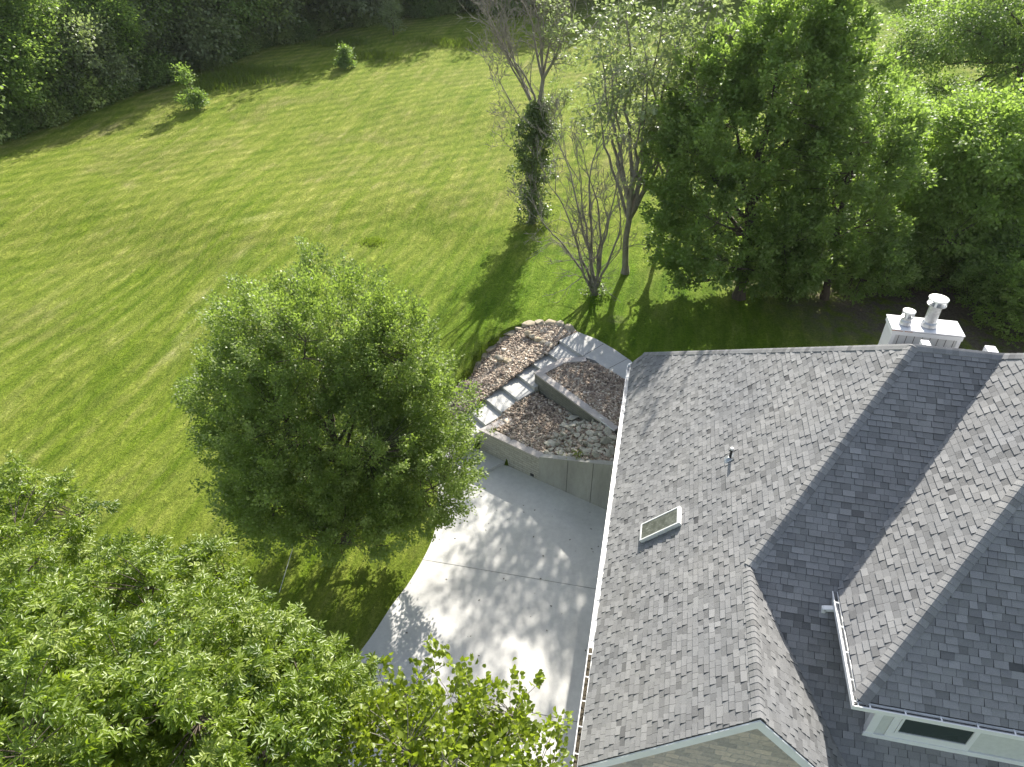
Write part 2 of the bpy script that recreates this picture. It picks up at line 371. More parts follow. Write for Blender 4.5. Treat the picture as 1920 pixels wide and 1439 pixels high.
def mk_blade(name, a, b_, c_):
    return leaf_mat(name, a, b_, c_, (0.3, 0.42, 0.04), 0.5, 0.45, 0.3)
M['blade'] = mk_blade('grass_blades', (0.07, 0.12, 0.01), (0.12, 0.18, 0.018), (0.2, 0.24, 0.05))

# ------------------------------------------------------------------ terrain height
_ctrl = []
def _c(x, y, z, wgt=1.0): _ctrl.append((x, y, z, wgt))
for x, y, z in [(-9.3, 16.6, 0), (-7.3, 14, 0), (-8.0, 11, 0), (-14, 12, -.1), (-9, 5, -.1), (-20, 20, 0), (-25, 10, -.2), (-35, 30, 0.2),
                (-9.8, 21.5, .35), (-9.3, 24.2, .75), (-8.1, 26.4, 1.2), (-6.9, 28.2, 1.65), (-5.6, 29.3, 1.9), (-4.3, 30.3, 2.02), (-2.9, 30.3, 2.04), (-1.5, 28.2, 2.05), (-.2, 26.8, 2.06), (2, 25, 2.0),
                (-2.8, 35, 2.05), (5, 36, 2.1), (12, 32, 2.1), (15, 26, 2), (20, 40, 2.3), (-7.5, 43, 1.9), (-12, 30, .9), (-16, 38, 1.0), (-14, 48, 1.9),
                (-25, 45, 1.6), (-45, 47, 1.5), (-50, 66, 2.4), (-46, 82, 3.0), (-32, 95, 3.6), (-70, 95, 3.8), (0, 100, 3.8), (-2, 60, 2.2), (-16, 70, 2.6), (20, 90, 3.6), (20, 62, 2.6), (0, 140, 5), (50, 130, 5), (-60, 140, 5), (40, 60, 3), (-70, 45, 2),
                (8, 22, 2), (30, 20, 2), (25, -5, 0), (0, -20, -.3), (-30, -20, -.4), (-7, 18.5, 0), (-7.6, 19.8, .1), (-9.5, 18.5, .1)]: _c(x, y, z)
_CT = np.array(_ctrl)
def hgt(x, y):
    x = np.atleast_1d(np.asarray(x, float)); y = np.atleast_1d(np.asarray(y, float))
    num = np.zeros_like(x); den = np.zeros_like(x)
    for cx_, cy_, cz, _w in _CT:
        d2 = (x-cx_)**2+(y-cy_)**2
        ww = 1.0/(d2+0.6)**1.8
        num += ww*cz; den += ww
    z = num/den
    z = z+0.05*np.sin(x*0.21+1.3)*np.sin(y*0.17)+0.03*np.sin(x*.6+y*.45)
    return z
def h1(x, y): return float(hgt(x, y)[0])
def ground(px, py):
    z = 1.0
    for _ in range(12):
        p = at(px, py, z); z = 0.5*z+0.5*h1(p[0], p[1])
    return np.array([p[0], p[1], h1(p[0], p[1])])

ARC = [atc(*q) for q in ()]
arc_px = [((85, 470), .75), ((118, 395), .95), ((160, 335), 1.1), ((215, 285), 1.25), ((285, 215), 1.45), ((350, 170), 1.6), ((430, 128), 1.75), ((520, 100), 1.9), ((620, 92), 1.95), ((700, 98), 2.0), ((770, 122), 2.03), ((840, 158), 2.06)]
ARC = [atc(*q, z) for q, z in arc_px]
PATIO_OUT = [at(1082, 622, 2.1), at(1118, 636, 2.1), at(1150, 654, 2.1), at(1182, 676, 2.1), np.array([0.9, 26.2, 2.1]), np.array([0.9, 23.6, 2.1])]
# plan outline of everything built (walls, stairs, beds, patio): the ground drops below it
BUILT = [p[:2] for p in ARC[::1]]+[p[:2] for p in PATIO_OUT]+[np.array([-.2, 20.2]), np.array([-3.3, 21.4]), np.array([-4.9, 22.0]), np.array([-5.9, 21.0]), np.array([-8.2, 20.6]), np.array([-9.6, 21.4]), np.array([-8.6, 23.6])]
BUILT = np.array(BUILT)
def inside(poly, x, y):
    r = np.zeros(x.shape, bool); n = len(poly)
    for i in range(n):
        x0, y0 = poly[i]; x1, y1 = poly[(i+1) % n]
        cnd = ((y0 > y) != (y1 > y))
        xi = (x1-x0)*(y-y0)/(y1-y0+1e-12)+x0
        r ^= cnd & (x < xi)
    return r
def edist(poly, x, y):
    d = np.full(x.shape, 1e9); n = len(poly)
    for i in range(n):
        a = poly[i]; b = poly[(i+1) % n]; ab = b-a
        t = np.clip(((x-a[0])*ab[0]+(y-a[1])*ab[1])/(ab@ab), 0, 1)
        d = np.minimum(d, np.hypot(x-a[0]-t*ab[0], y-a[1]-t*ab[1]))
    return d
DRIVE = np.array([(-.1, 20.2), (-3.3, 21.4), (-4.9, 22.0), (-6.0, 22.4), (-7.3, 21.3), (-7.35, 20.3), (-7.0, 18.9), (-6.75, 17.7), (-6.78, 16.5), (-6.98, 15.2), (-7.25, 14.2), (-7.5, 12.9), (-7.9, 11.6), (-8.6, 10.0), (-9.8, 7.5), (-11, 4.5), (-12.5, 0), (-14, -8), (2.9, -8), (2.9, 7.9), (.5, 7.9), (.5, 20.0)])
def axis(lo, hi, flo, fhi, fine, far):
    a = list(np.arange(flo, fhi, fine)); s = fine; x = fhi
    while x < hi: a.append(x); s *= far; x += s
    s = fine; x = flo-fine
    while x > lo: a.insert(0, x); s *= far; x -= s
    return np.array(a)
xs = axis(-900, 900, -16, 8, 0.22, 1.055); ys = axis(-300, 1500, 8, 33, 0.22, 1.04)
GX, GY = np.meshgrid(xs, ys); gx = GX.ravel(); gy = GY.ravel()
gz = hgt(gx, gy)
far = np.clip((np.hypot(gx, gy-40)-140)/200, 0, 1); gz = gz*(1-far)+4.5*far
ib = inside(BUILT, gx, gy); db = edist(BUILT, gx, gy)
gz = np.where(ib & (db > 0.12), -0.35, gz)
idr = inside(DRIVE, gx, gy); dd = edist(DRIVE, gx, gy)
gz = np.where(idr & (dd > 0.1), np.minimum(gz, -0.12), gz)
gz = np.where((dd < 0.75) & (gy < 20.5), np.minimum(gz, -0.035+0.05*np.clip(dd-.3, 0, 1)), gz)
hx = (gx > 0.6) & (gx < 17.5) & (gy > 8) & (gy < 22.5); gz = np.where(hx, -0.4, gz)
ld_ = edist(np.array([(-5.5, 21.6), (-5.8, 21.0), (-8.3, 20.5), (-9.6, 21.2)]), gx, gy); gz = np.where(ld_ < .6, np.minimum(gz, -.02), gz)
wl_d = edist(np.array([(-6.6, 20.6), (-5.3, 21.6), (-3.3, 21.38), (-.2, 20.2)]), gx, gy)
gz = np.where((wl_d < .45) & (gx > -6.6), -.35, gz)
gz = np.where((gx > -.4) & (gx < 1.5) & (gy > 8) & (gy < 22.7), -.4, gz)
nx_, ny_ = len(xs), len(ys)
ii = np.arange(nx_*ny_).reshape(ny_, nx_)
F = np.stack([ii[:-1, :-1], ii[:-1, 1:], ii[1:, 1:], ii[1:, :-1]], -1).reshape(-1, 4)
soil = np.clip(1.2-np.hypot((gx-16)/9.0, (gy-36)/6.5), 0, 1)*1.3
soil = np.maximum(soil, np.clip(1.0-np.hypot((gx-6.5)/3.5, (gy-37)/2.2), 0, 1)*.9)
for (qx, qy, rr) in ((-1.2, 31.5, .6),): soil = np.maximum(soil, np.clip(1-np.hypot((gx-qx)/rr, (gy-qy)/(rr*.8)), 0, 1)*.8)
lush = np.clip(1-np.hypot((gx+2)/14, (gy-33)/9), 0, 1)*1.6
lush = np.maximum(lush, np.clip((np.hypot(gx+5, gy-30)-62)/25, 0, 1)*.7)
lush = np.clip(lush, 0, 1)
crv = np.array([ground(*q)[:2] for q in ((-300, 560), (0, 505), (200, 490), (450, 462), (600, 440), (760, 418), (900, 425), (1000, 455), (1100, 500))])
dcv = np.full(gx.shape, 1e9)
for i in range(len(crv)-1):
    a_, b_ = crv[i], crv[i+1]; ab_ = b_-a_; t_ = np.clip(((gx-a_[0])*ab_[0]+(gy-a_[1])*ab_[1])/(ab_@ab_), 0, 1)
    dcv = np.minimum(dcv, np.hypot(gx-a_[0]-t_*ab_[0], gy-a_[1]-t_*ab_[1]))
side = gy < np.interp(gx, crv[:, 0], crv[:, 1])
zone = np.where(side, np.clip(dcv/2.5, 0, 1), 0); band = np.clip(1-dcv/1.3, 0, 1)*np.clip((gx+22)/8, 0, 1)
tr_ = np.zeros(gx.shape)
for ln_ in (((322, 670), (350, 620), (385, 570), (425, 515), (470, 470)), ((420, 415), (480, 412), (530, 400)), ((440, 900), (470, 860))):
    q_ = np.array([ground(*q)[:2] for q in ln_])
    for i in range(len(q_)-1):
        a_, b_ = q_[i], q_[i+1]; ab_ = b_-a_; t_ = np.clip(((gx-a_[0])*ab_[0]+(gy-a_[1])*ab_[1])/(ab_@ab_), 0, 1)
        tr_ = np.maximum(tr_, np.clip(1-np.hypot(gx-a_[0]-t_*ab_[0], gy-a_[1]-t_*ab_[1])/.75, 0, 1))
lawn = npmesh('lawn', np.stack([gx, gy, gz], -1), F, M['lawn'], smooth=True, vattr={'soil': np.clip(soil, 0, 1), 'lush': lush, 'zone': zone, 'band': band, 'track': tr_})
tag(lawn, kind='structure')

rng = np.random.default_rng(7)
random.seed(5)

# ------------------------------------------------------------------ driveway slabs with joints
def clip_poly(poly, a, b, c):
    """keep a*x+b*y<=c"""
    out = []
    for i in range(len(poly)):
        p, q = poly[i], poly[(i+1) % len(poly)]
        dp, dq = a*p[0]+b*p[1]-c, a*q[0]+b*q[1]-c
        if dp <= 0: out.append(p)
        if dp*dq < 0:
            t = dp/(dp-dq); out.append((p[0]+t*(q[0]-p[0]), p[1]+t*(q[1]-p[1])))
    return out
mb = MB(); dp = [tuple(p) for p in DRIVE]
_cv = DRIVE[5:16]; _o = []
for i in range(len(_cv)-1):      # smooth the curved lawn edge
    p0, p1_, p2_, p3_ = _cv[max(i-1, 0)], _cv[i], _cv[i+1], _cv[min(i+2, len(_cv)-1)]
    for t in np.linspace(0, 1, 6)[:-1]: _o.append(tuple(.5*((2*p1_)+(-p0+p2_)*t+(2*p0-5*p1_+4*p2_-p3_)*t*t+(-p0+3*p1_-3*p2_+p3_)*t**3)))
dp = [tuple(p) for p in DRIVE[:5]]+_o+[tuple(p) for p in DRIVE[15:]]
cuts = [30, 16.37, 11.42, 6.4, 1.4, -3.6, -9]
for i in range(len(cuts)-1):
    q = clip_poly(dp, 0, 1, cuts[i]-.012); q = clip_poly(q, 0, -1, -(cuts[i+1]+.012))
    mb.prism(q, -0.1, 0.0+0.0015*(i % 2))
drive = mb.build('driveway', M['drive']); tag(drive, kind='structure')
mb = MB()
for y in cuts[1:-1]: mb.box((-14, y-.02, -.11), (.49, y+.02, -.012))
mb.v = [(max(v[0], -6.8-(16.4-v[1])*.25 if v[1] > 6 else -9.8), v[1], v[2]) for v in mb.v]
tag(mb.build('driveway_joint', M['joint']), kind='structure')

# ------------------------------------------------------------------ walls of the planting beds
def arr(*p): return [np.array(q, float) for q in p]
def wall_line(mb, pts, z0, ztop, thick, side, tone=.5):
    """vertical wall along plan points (outer face), thickness to `side` (+1 left of travel)"""
    n = len(pts); offs = []
    for i in range(n):
        d = np.zeros(2)
        if i > 0: a = (pts[i]-pts[i-1])[:2]; d1 = a/np.linalg.norm(a)
        if i < n-1: a = (pts[i+1]-pts[i])[:2]; d2 = a/np.linalg.norm(a)
        if i == 0: nn = np.array([-d2[1], d2[0]])
        elif i == n-1: nn = np.array([-d1[1], d1[0]])
        else:
            nn = np.array([-(d1+d2)[1], (d1+d2)[0]]); nn /= np.linalg.norm(nn); nn /= max(.4, nn@np.array([-d1[1], d1[0]]))
        offs.append(pts[i][:2]+nn*thick*side)
    for i in range(n-1):
        a, b = pts[i][:2], pts[i+1][:2]; c_, d_ = offs[i+1], offs[i]
        ring = [a, b, c_, d_]; zt = [ztop[i], ztop[i+1], ztop[i+1], ztop[i]]; zz = [z0[i], z0[i+1], z0[i+1], z0[i]] if hasattr(z0, '__len__') else [z0]*4
        if side < 0: ring = ring[::-1]; zt = zt[::-1]; zz = zz[::-1]
        mb.hexa([(*p, z) for p, z in zip(ring, zz)], [(*p, z) for p, z in zip(ring, zt)], tone)
WA = np.array([-5.15, 23.75]); WB = np.array([-6.13, 22.58]); WC = np.array([-3.34, 21.37]); WD = np.array([-.3, 20.22])
angf = math.atan2((WC-WB)[1], (WC-WB)[0])
M['blocks'] = mk_blocks('split_face_blocks', (0.46, 0.435, 0.375), (0.38, 0.365, 0.315), (0.25, 0.235, 0.21), 0.45, 0.125, angf, 0.01, 0.6, 0.04)
lw = empty('retaining_wall', (*WC, 0)); tag(lw, 'lower tan block and concrete retaining wall beside the driveway', 'wall', 'retaining walls of the planting beds')
def rel(o, root): o.parent = root; o.matrix_parent_inverse = Matrix.Translation(root.location).inverted(); return o
mb = MB(); wall_line(mb, [WA, WB, WC], -.2, [1.2, 1.2, 1.2], .28, 1); rel(mb.build('block_face', M['blocks']), lw)
mb = MB(); wall_line(mb, [WC+(0.004, -.002), WD], -.2, [1.29, 2.46], .25, 1)
# shallow form joints
fd = (WD-WC)/np.linalg.norm(WD-WC); fn = np.array([fd[1], -fd[0]])
rel(mb.build('concrete_face', M['wallc']), lw)
mb = MB()
for t in (1.32, 2.42):
    p = WC+fd*t; zt = 1.29+(2.46-1.29)*t/np.linalg.norm(WD-WC)
    mb.bar((*(p+fn*.003), 0), (*(p+fn*.003), zt-.02), .02, .008, (fn[0], fn[1], 0))
rel(mb.build('form_joint', M['joint']), lw)
mb = MB(); wall_line(mb, [WA+fn*.03, WB+(-.035, -.03), WC+fn*.035+(0, 0)], [1.2, 1.2, 1.2], [1.27, 1.27, 1.27], .36, 1)
# splits of the coping stones
rel(mb.build('coping', M['capc'], bevel=.01), lw)
mb = MB(); p = WB+(WC-WB)*.87+fn*.012; mb.bar((*p, .12), (*(p+fd*.17), .12), .02, .13); rel(mb.build('drain_hole', M['black']), lw)

UC = np.array([-4.36, 25.92]); UD = np.array([-.5, 22.62]); UB = np.array([-3.32, 27.28]); UE = np.array([-2.3, 27.62])
M['blocks2'] = mk_blocks('grey_blocks', (0.24, 0.235, 0.2), (0.2, 0.195, 0.17), (0.13, 0.125, 0.11), 0.45, 0.12, math.atan2((UD-UC)[1], (UD-UC)[0]), 0.01, 0.6, 0.04)
uw = empty('retaining_wall', (*UC, 1.2)); tag(uw, 'upper grey retaining wall with pale coping between the two gravel beds', 'wall', 'retaining walls of the planting beds')
mb = MB(); wall_line(mb, [UE, UB, UC, UD], .9, [2.08]*4, .26, 1); rel(mb.build('block_face', M['blocks2']), uw)
ufn = (UD-UC)/np.linalg.norm(UD-UC); ufn = np.array([ufn[1], -ufn[0]])
mb = MB(); wall_line(mb, [UE+(.02, .03), UB+(-.01, .04), UC+(-.05, -.01), UD+ufn*.04], [2.08]*4, [2.16]*4, .36, 1); rel(mb.build('coping', M['capc'], bevel=.01), uw)
# white hose bracket on the wall
hb = empty('hose_bracket', (*(UC+(UD-UC)*.86+ufn*.05), 2.1)); tag(hb, 'small white metal bracket fixed to the upper retaining wall near the gutter', 'bracket')
mb = MB(); mb.tube([(0, 0, -.15), (0, 0, .28)], .018, 8); mb.tube([(.22, -.18, -.15), (.22, -.18, .16)], .018, 8); mb.tube([(-.02, .02, .1), (.6, -.5, .1)], .018, 8); mb.tube([(-.08, .02, .27), (.09, -.04, .27)], .02, 8)
mb.build('rail', M['white'], hb)

# ------------------------------------------------------------------ stairs, patio, landing
Ls = [np.array(p) for p in ((-3.66, 28.82), (-4.2, 28.05), (-4.75, 27.25), (-5.32, 26.45), (-5.9, 25.63), (-6.48, 24.83), (-7.02, 24.03), (-7.45, 23.42), (-7.88, 22.81), (-8.31, 22.2), (-8.74, 21.59), (-9.17, 20.98))]
SW = np.array([.76, -.65])*1.36
st = empty('concrete_stairs', (-6.5, 24.8, 0)); tag(st, 'wide pale concrete stairs climbing between the gravel beds to the patio', 'stairs')
for i in range(1, len(Ls)):
    z = 2.1-.172*i
    a = Ls[i]; back = Ls[i-1]; d = (back-a)/np.linalg.norm(back-a)
    mb = MB(); q = [a-d*.015, a-d*.015+SW, back+d*.1+SW, back+d*.1]
    mb.prism(q, z-.45, z)
    rel(mb.build('step', M['steps'], bevel=.012), st)
mb = MB()
pat = [Ls[0], Ls[0]+SW, UE+(0.0, .05), UE+(.5, -.12), atc(1010, 395, 2.12)[:2], atc(1165, 485, 2.12)[:2], np.array([.9, 25.2]), np.array([.9, 26.2]), PATIO_OUT[3][:2], PATIO_OUT[2][:2], PATIO_OUT[1][:2], PATIO_OUT[0][:2], atc(845, 160, 2.1)[:2], atc(715, 222, 2.1)[:2]]
def ngon_slab(name, pts, z0, z1, m, bev=.0):
    bm = bmesh.new(); vs = [bm.verts.new((p[0], p[1], z1)) for p in pts]; f = bm.faces.new(vs); f.normal_update()
    if f.normal.z < 0: f.normal_flip()
    r = bmesh.ops.extrude_face_region(bm, geom=[f]); 
    for v in r['geom']:
        if isinstance(v, bmesh.types.BMVert): v.co.z = z0
    bmesh.ops.recalc_face_normals(bm, faces=bm.faces)
    bmesh.ops.triangulate(bm, faces=[f for f in bm.faces if len(f.verts) > 4])
    me = bpy.data.meshes.new(name); bm.to_mesh(me); bm.free(); me.materials.append(m)
    o = bpy.data.objects.new(name, me); COL.objects.link(o)
    return o
tag(ngon_slab('patio', pat, 1.7, 2.1, M['steps']), kind='structure')
mb = MB()
for a, b in ((at(1132, 645, 2.1), atc(880, 335, 2.1)), (at(1178, 672, 2.1), at(1142, 691, 2.1))): mb.bar((a[0], a[1], 2.1), (b[0], b[1], 2.1), .025, .005)
tag(mb.build('patio_joint', M['joint']), kind='structure')
ngl = ngon_slab('landing', [(-6.1, 22.56), (-4.9, 22.03), (-5.77, 21.05), (-7.6, 20.6), (-9.2, 20.9), (-8.2, 22.6)], -.1, .15, M['steps']); tag(ngl, kind='structure')

# ------------------------------------------------------------------ gravel beds
def cubes_to_stones(C_, S, rng, tone, name, m):
    n = len(C_); base = np.array([(-1, -1, -1), (1, -1, -1), (1, 1, -1), (-1, 1, -1), (-1, -1, 1), (1, -1, 1), (1, 1, 1), (-1, 1, 1)], float)*.5
    v = base[None]*S[:, None, :]*(1+rng.uniform(-.35, .25, (n, 8, 3)))
    a = rng.uniform(0, 2*np.pi, n); t = rng.normal(0, .45, n); t2 = rng.normal(0, .45, n)
    ca, sa = np.cos(a), np.sin(a)
    y = v[..., 1]*np.cos(t)[:, None]-v[..., 2]*np.sin(t)[:, None]; z = v[..., 1]*np.sin(t)[:, None]+v[..., 2]*np.cos(t)[:, None]; x = v[..., 0]
    x2 = x*np.cos(t2)[:, None]+z*np.sin(t2)[:, None]; z2 = -x*np.sin(t2)[:, None]+z*np.cos(t2)[:, None]
    X = x2*ca[:, None]-y*sa[:, None]; Y = x2*sa[:, None]+y*ca[:, None]
    V = np.stack([X, Y, z2], -1)+C_[:, None]
    fb = np.array([(0, 3, 2, 1), (4, 5, 6, 7), (0, 1, 5, 4), (1, 2, 6, 5), (2, 3, 7, 6), (3, 0, 4, 7)])
    F = (fb[None]+np.arange(n)[:, None, None]*8).reshape(-1, 4)
    return npmesh(name, V.reshape(-1, 3), F, m, tone=np.repeat(tone, 6))
def zfit(pts):
    P = np.array(pts); A = np.c_[P[:, :2], np.ones(len(P))]
    def f(x, y):   # inverse distance blend of the corner heights
        x = np.asarray(x, float); y = np.asarray(y, float); num = 0; den = 0
        for p in P:
            w_ = 1/((x-p[0])**2+(y-p[1])**2+.15)**1.5; num = num+w_*p[2]; den = den+w_
        return num/den
    return f
def bed(name, poly, zpts, dens, seed, label, warm=0.0, rock_mask=None):
    zf = zfit(zpts); P2 = np.array([p[:2] for p in poly]); r = np.random.default_rng(seed)
    lo, hi = P2.min(0), P2.max(0)
    # floor sheet
    xs_ = np.arange(lo[0]-.3, hi[0]+.3, .15); ys_ = np.arange(lo[1]-.3, hi[1]+.3, .15)
    X, Y = np.meshgrid(xs_, ys_); ins = inside(P2, X, Y)
    idx = np.arange(X.size).reshape(X.shape)
    keep = ins[:-1, :-1] & ins[1:, :-1] & ins[:-1, 1:] & ins[1:, 1:]
    Fq = np.stack([idx[:-1, :-1][keep], idx[:-1, 1:][keep], idx[1:, 1:][keep], idx[1:, :-1][keep]], -1)
    fl = npmesh('bed_floor', np.stack([X.ravel(), Y.ravel(), zf(X, Y).ravel()-.03], -1), Fq, M['bedsoil']); tag(fl, kind='structure')
    n = int((hi[0]-lo[0])*(hi[1]-lo[1])*dens)
    x = r.uniform(lo[0], hi[0], n); y = r.uniform(lo[1], hi[1], n); k = inside(P2, x, y); x, y = x[k], y[k]; n = len(x)
    s = r.lognormal(math.log(.06), .36, n); S = np.stack([s*r.uniform(.9, 1.7, n), s*r.uniform(.7, 1.1, n), s*r.uniform(.45, .8, n)], -1)
    z = zf(x, y)+r.uniform(-.02, .03, n)
    tone = np.clip(r.beta(1.6, 2.2, n)+.06*np.sin(x*1.3)*np.cos(y*1.7)+warm, 0, 1)
    o = cubes_to_stones(np.stack([x, y, z], -1), S, r, tone, name, M['gravel']); tag(o, label, 'gravel', kind='stuff')
    return zf
inn = fd*0; nW = np.array([-fd[1], fd[0]])
bed1p = [atc(215, 832, 1.2), atc(325, 735, 1.22), np.array([*(Ls[5]+SW*1.0), 1.2]), np.array([*(Ls[4]+SW), 1.3]), np.array([*(UC+(-.05, -.1)), 1.26]), np.array([*(UC+(UD-UC)*.5), 1.35]), np.array([*UD, 2.0]), np.array([-.4, 22.4, 2.15]), np.array([-.35, 20.45, 2.2]), np.array([*(WC+nW*.2), 1.2])]
z1 = bed('gravel', bed1p, bed1p, 560, 11, 'reddish brown gravel filling the lower planting bed', 0.0)
bed2p = [np.array([*(UC+(.35, .12)), 2.06]), np.array([*(UB+(.2, -.15)), 2.06]), np.array([*(UE+(.1, -.2)), 2.06]), atc(1000, 398, 2.08), atc(1165, 492, 2.06), np.array([-.2, 26.2, 2.06]), np.array([-.2, 22.6, 2.1]), np.array([*(UD+(.1, .25)), 2.1])]
z2 = bed('gravel', bed2p, bed2p, 560, 12, 'brown gravel in the upper bed between coping and patio', 0.03)
bed3p = [p+np.array([0, 0, -.04]) for p in ARC]+[atc(715, 222, 2.0), *[np.array([*(Ls[i_]+np.array([.1, -.08])), z_]) for i_, z_ in ((1, 1.97), (2, 1.84), (3, 1.66), (4, 1.48), (5, 1.31), (6, 1.12), (7, .95))], np.array([-8.3, 23.2, .75])]
z3 = bed('gravel', bed3p, bed3p, 620, 13, 'tan and rust gravel in the terraced bed left of the stairs', 0.08)
# side wall closing the stairs' flank
# ------------------------------------------------------------------ rocks
ords = ['first', 'second', 'third', 'fourth', 'fifth', 'sixth', 'seventh', 'eighth', 'ninth', 'tenth', 'eleventh', 'twelfth', 'thirteenth', 'fourteenth', 'fifteenth', 'sixteenth', 'seventeenth', 'eighteenth', 'nineteenth', 'twentieth', 'twenty-first', 'twenty-second', 'twenty-third', 'twenty-fourth', 'twenty-fifth', 'twenty-sixth', 'twenty-seventh', 'twenty-eighth', 'twenty-ninth', 'thirtieth']
def rock_mesh(seed, flat=.6, npt=13):
    r = random.Random(seed); bm = bmesh.new()
    for _ in range(npt):
        v = Vector((r.gauss(0, 1), r.gauss(0, 1), r.gauss(0, 1))).normalized()*r.uniform(.42, .58); v.z *= flat
        bm.verts.new(v)
    g = bmesh.ops.convex_hull(bm, input=bm.verts)
    bmesh.ops.delete(bm, geom=[v for v in bm.verts if not v.link_faces], context='VERTS')
    bmesh.ops.bevel(bm, geom=list(bm.edges), offset=.035, segments=1, affect='EDGES')
    bmesh.ops.recalc_face_normals(bm, faces=bm.faces)
    me = bpy.data.meshes.new('rock'); bm.to_mesh(me); bm.free()
    a = me.attributes.new('tone', 'FLOAT', 'FACE'); a.data.foreach_set('value', np.full(len(me.polygons), .5, np.float32))
    return me
rmesh = [rock_mesh(i) for i in range(8)]
for me in rmesh: me.materials.append(M['rock'])
emesh = [rock_mesh(50+i, .6, 16) for i in range(6)]
for me in emesh: me.materials.append(M['edge'])
RK = np.array([atc(*q, z)[:2] for q, z in (((790, 735), 1.4), ((900, 790), 1.6), ((1000, 850), 1.8), ((1095, 900), 2.0), ((1090, 1080), 2.15), ((850, 1070), 1.6), ((600, 1030), 1.25), ((640, 960), 1.3), ((720, 880), 1.35))])
r_ = random.Random(3); placed = []; tries = 0
lo, hi = RK.min(0), RK.max(0)
while len(placed) < 135 and tries < 9000:
    tries += 1; x = r_.uniform(lo[0], hi[0]); y = r_.uniform(lo[1], hi[1])
    if not inside(RK, np.array([x]), np.array([y]))[0]: continue
    s = r_.uniform(.2, .5)
    if any((x-a)**2+(y-b)**2 < (.36*(s+t))**2 for a, b, t in placed): continue
    placed.append((x, y, s))
for i, (x, y, s) in enumerate(placed):
    o = bpy.data.objects.new('rock', r_.choice(rmesh)); COL.objects.link(o)
    z = float(z1(x, y)); o.location = (x, y, z+.05*s+r_.uniform(.0, .07)); o.scale = (s*r_.uniform(1, 1.5), s*r_.uniform(.8, 1.1), s*r_.uniform(.8, 1.2))
    o.rotation_euler = (r_.gauss(0, .3), r_.gauss(0, .3), r_.uniform(0, 6.3))
    dwall = abs((np.array([x, y])-WC)@fn); dup = abs((np.array([x, y])-UC)@ufn); szw = 'small' if s < .28 else 'medium sized' if s < .38 else 'large'
    zn = 'just behind the concrete wall' if dwall < .55 else 'at the foot of the upper retaining wall' if dup < .7 else 'next to the brown gravel' if x < -2.0 else 'in the middle of the dry creek' if x < -1.2 else 'close to the house gutter'
    tag(o, '%s rough grey limestone rock %s' % (szw, zn), 'rock', 'loose rocks in the lower bed')
def edge_stone(p, s, rz, label, grp):
    o = bpy.data.objects.new('edging_stone', r_.choice(emesh)); COL.objects.link(o)
    o.location = p; o.scale = s; o.rotation_euler = (r_.gauss(0, .08), r_.gauss(0, .08), rz); tag(o, label, 'stone', grp)
# outer arc, evenly spaced stones
P = np.array(ARC); seg = np.linalg.norm(np.diff(P[:, :2], axis=0), axis=1); cum = np.r_[0, np.cumsum(seg)]
s = .1
while s < cum[-1]-.1:
    ln = r_.uniform(.42, .75); m_ = s+ln/2
    x = np.interp(m_, cum, P[:, 0]); y = np.interp(m_, cum, P[:, 1]); z = np.interp(m_, cum, P[:, 2]); x2 = np.interp(m_+.05, cum, P[:, 0]); y2 = np.interp(m_+.05, cum, P[:, 1])
    nst = globals().get('nst', -1)+1
    edge_stone((x, y, z-.02), (ln*1.3, r_.uniform(.55, .72), .55), math.atan2(y2-y, x2-x), 'tan limestone block, %s along the curved lawn edging counted from the round tree' % ords[nst], 'edging stones along the lawn')
    s += ln
def row(pa, pb, n, label, grp):
    for i in range(n):
        t = (i+.5)/n; p = np.array(pa)*(1-t)+np.array(pb)*t; L = np.linalg.norm(np.array(pb)-np.array(pa))/n
        edge_stone((p[0]+r_.uniform(-.05, .05), p[1]+r_.uniform(-.05, .05), p[2]), (L*1.35, r_.uniform(.42, .55), .5), math.atan2(pb[1]-pa[1], pb[0]-pa[0]), label % ords[i], grp)
row(atc(470, 160, 1.92), atc(660, 275, 1.9), 5, 'orange tan stone in the upper divider row, %s from the lawn', 'upper divider stones')
row(atc(265, 335, 1.5), atc(430, 412, 1.52), 3, 'large buff stone in the lower divider row, %s from the lawn', 'lower divider stones')
for q, z, l in (((275, 535), 1.35, 'small round stone lying beside the third visible step'), ((330, 450), 1.42, 'grey stone in gravel just below the lower divider row')):
    edge_stone(atc(*q, z), (.28, .24, .25), 1.0, l, None)

# ------------------------------------------------------------------ house
XE, GXr, GYs, ZG = -.13, 3.03, 7.62, 8.38
GYn = 11.17; zE = ZG+(XE-GXr)
T = np.array([6.37, 15.74, 11.72]); E_ = np.array([8.35, 15.74, 11.72]); AP = np.array([9.6, 14.2, 12.97]); K = np.array([.33, 23.2, 5.68])
SWc = np.array([4.9, 8.44, 8.27]); 
house = empty('house', (8, 15, 0)); tag(house, 'pale house with grey shingled hip and gable roofs beside the driveway', 'house')
def hz(o): return rel(o, house)
def clip2(poly, conv):
    for i in range(len(conv)):
        (x0, y0), (x1, y1) = conv[i], conv[(i+1) % len(conv)]
        a, b = (y1-y0), -(x1-x0); c_ = a*x0+b*y0
        poly = clip_poly(poly, a, b, c_)
        if len(poly) < 3: return []
    return poly
def ccw(p):
    a = sum(p[i][0]*p[(i+1) % len(p)][1]-p[(i+1) % len(p)][0]*p[i][1] for i in range(len(p)))
    return p if a > 0 else p[::-1]
EXPO = .142
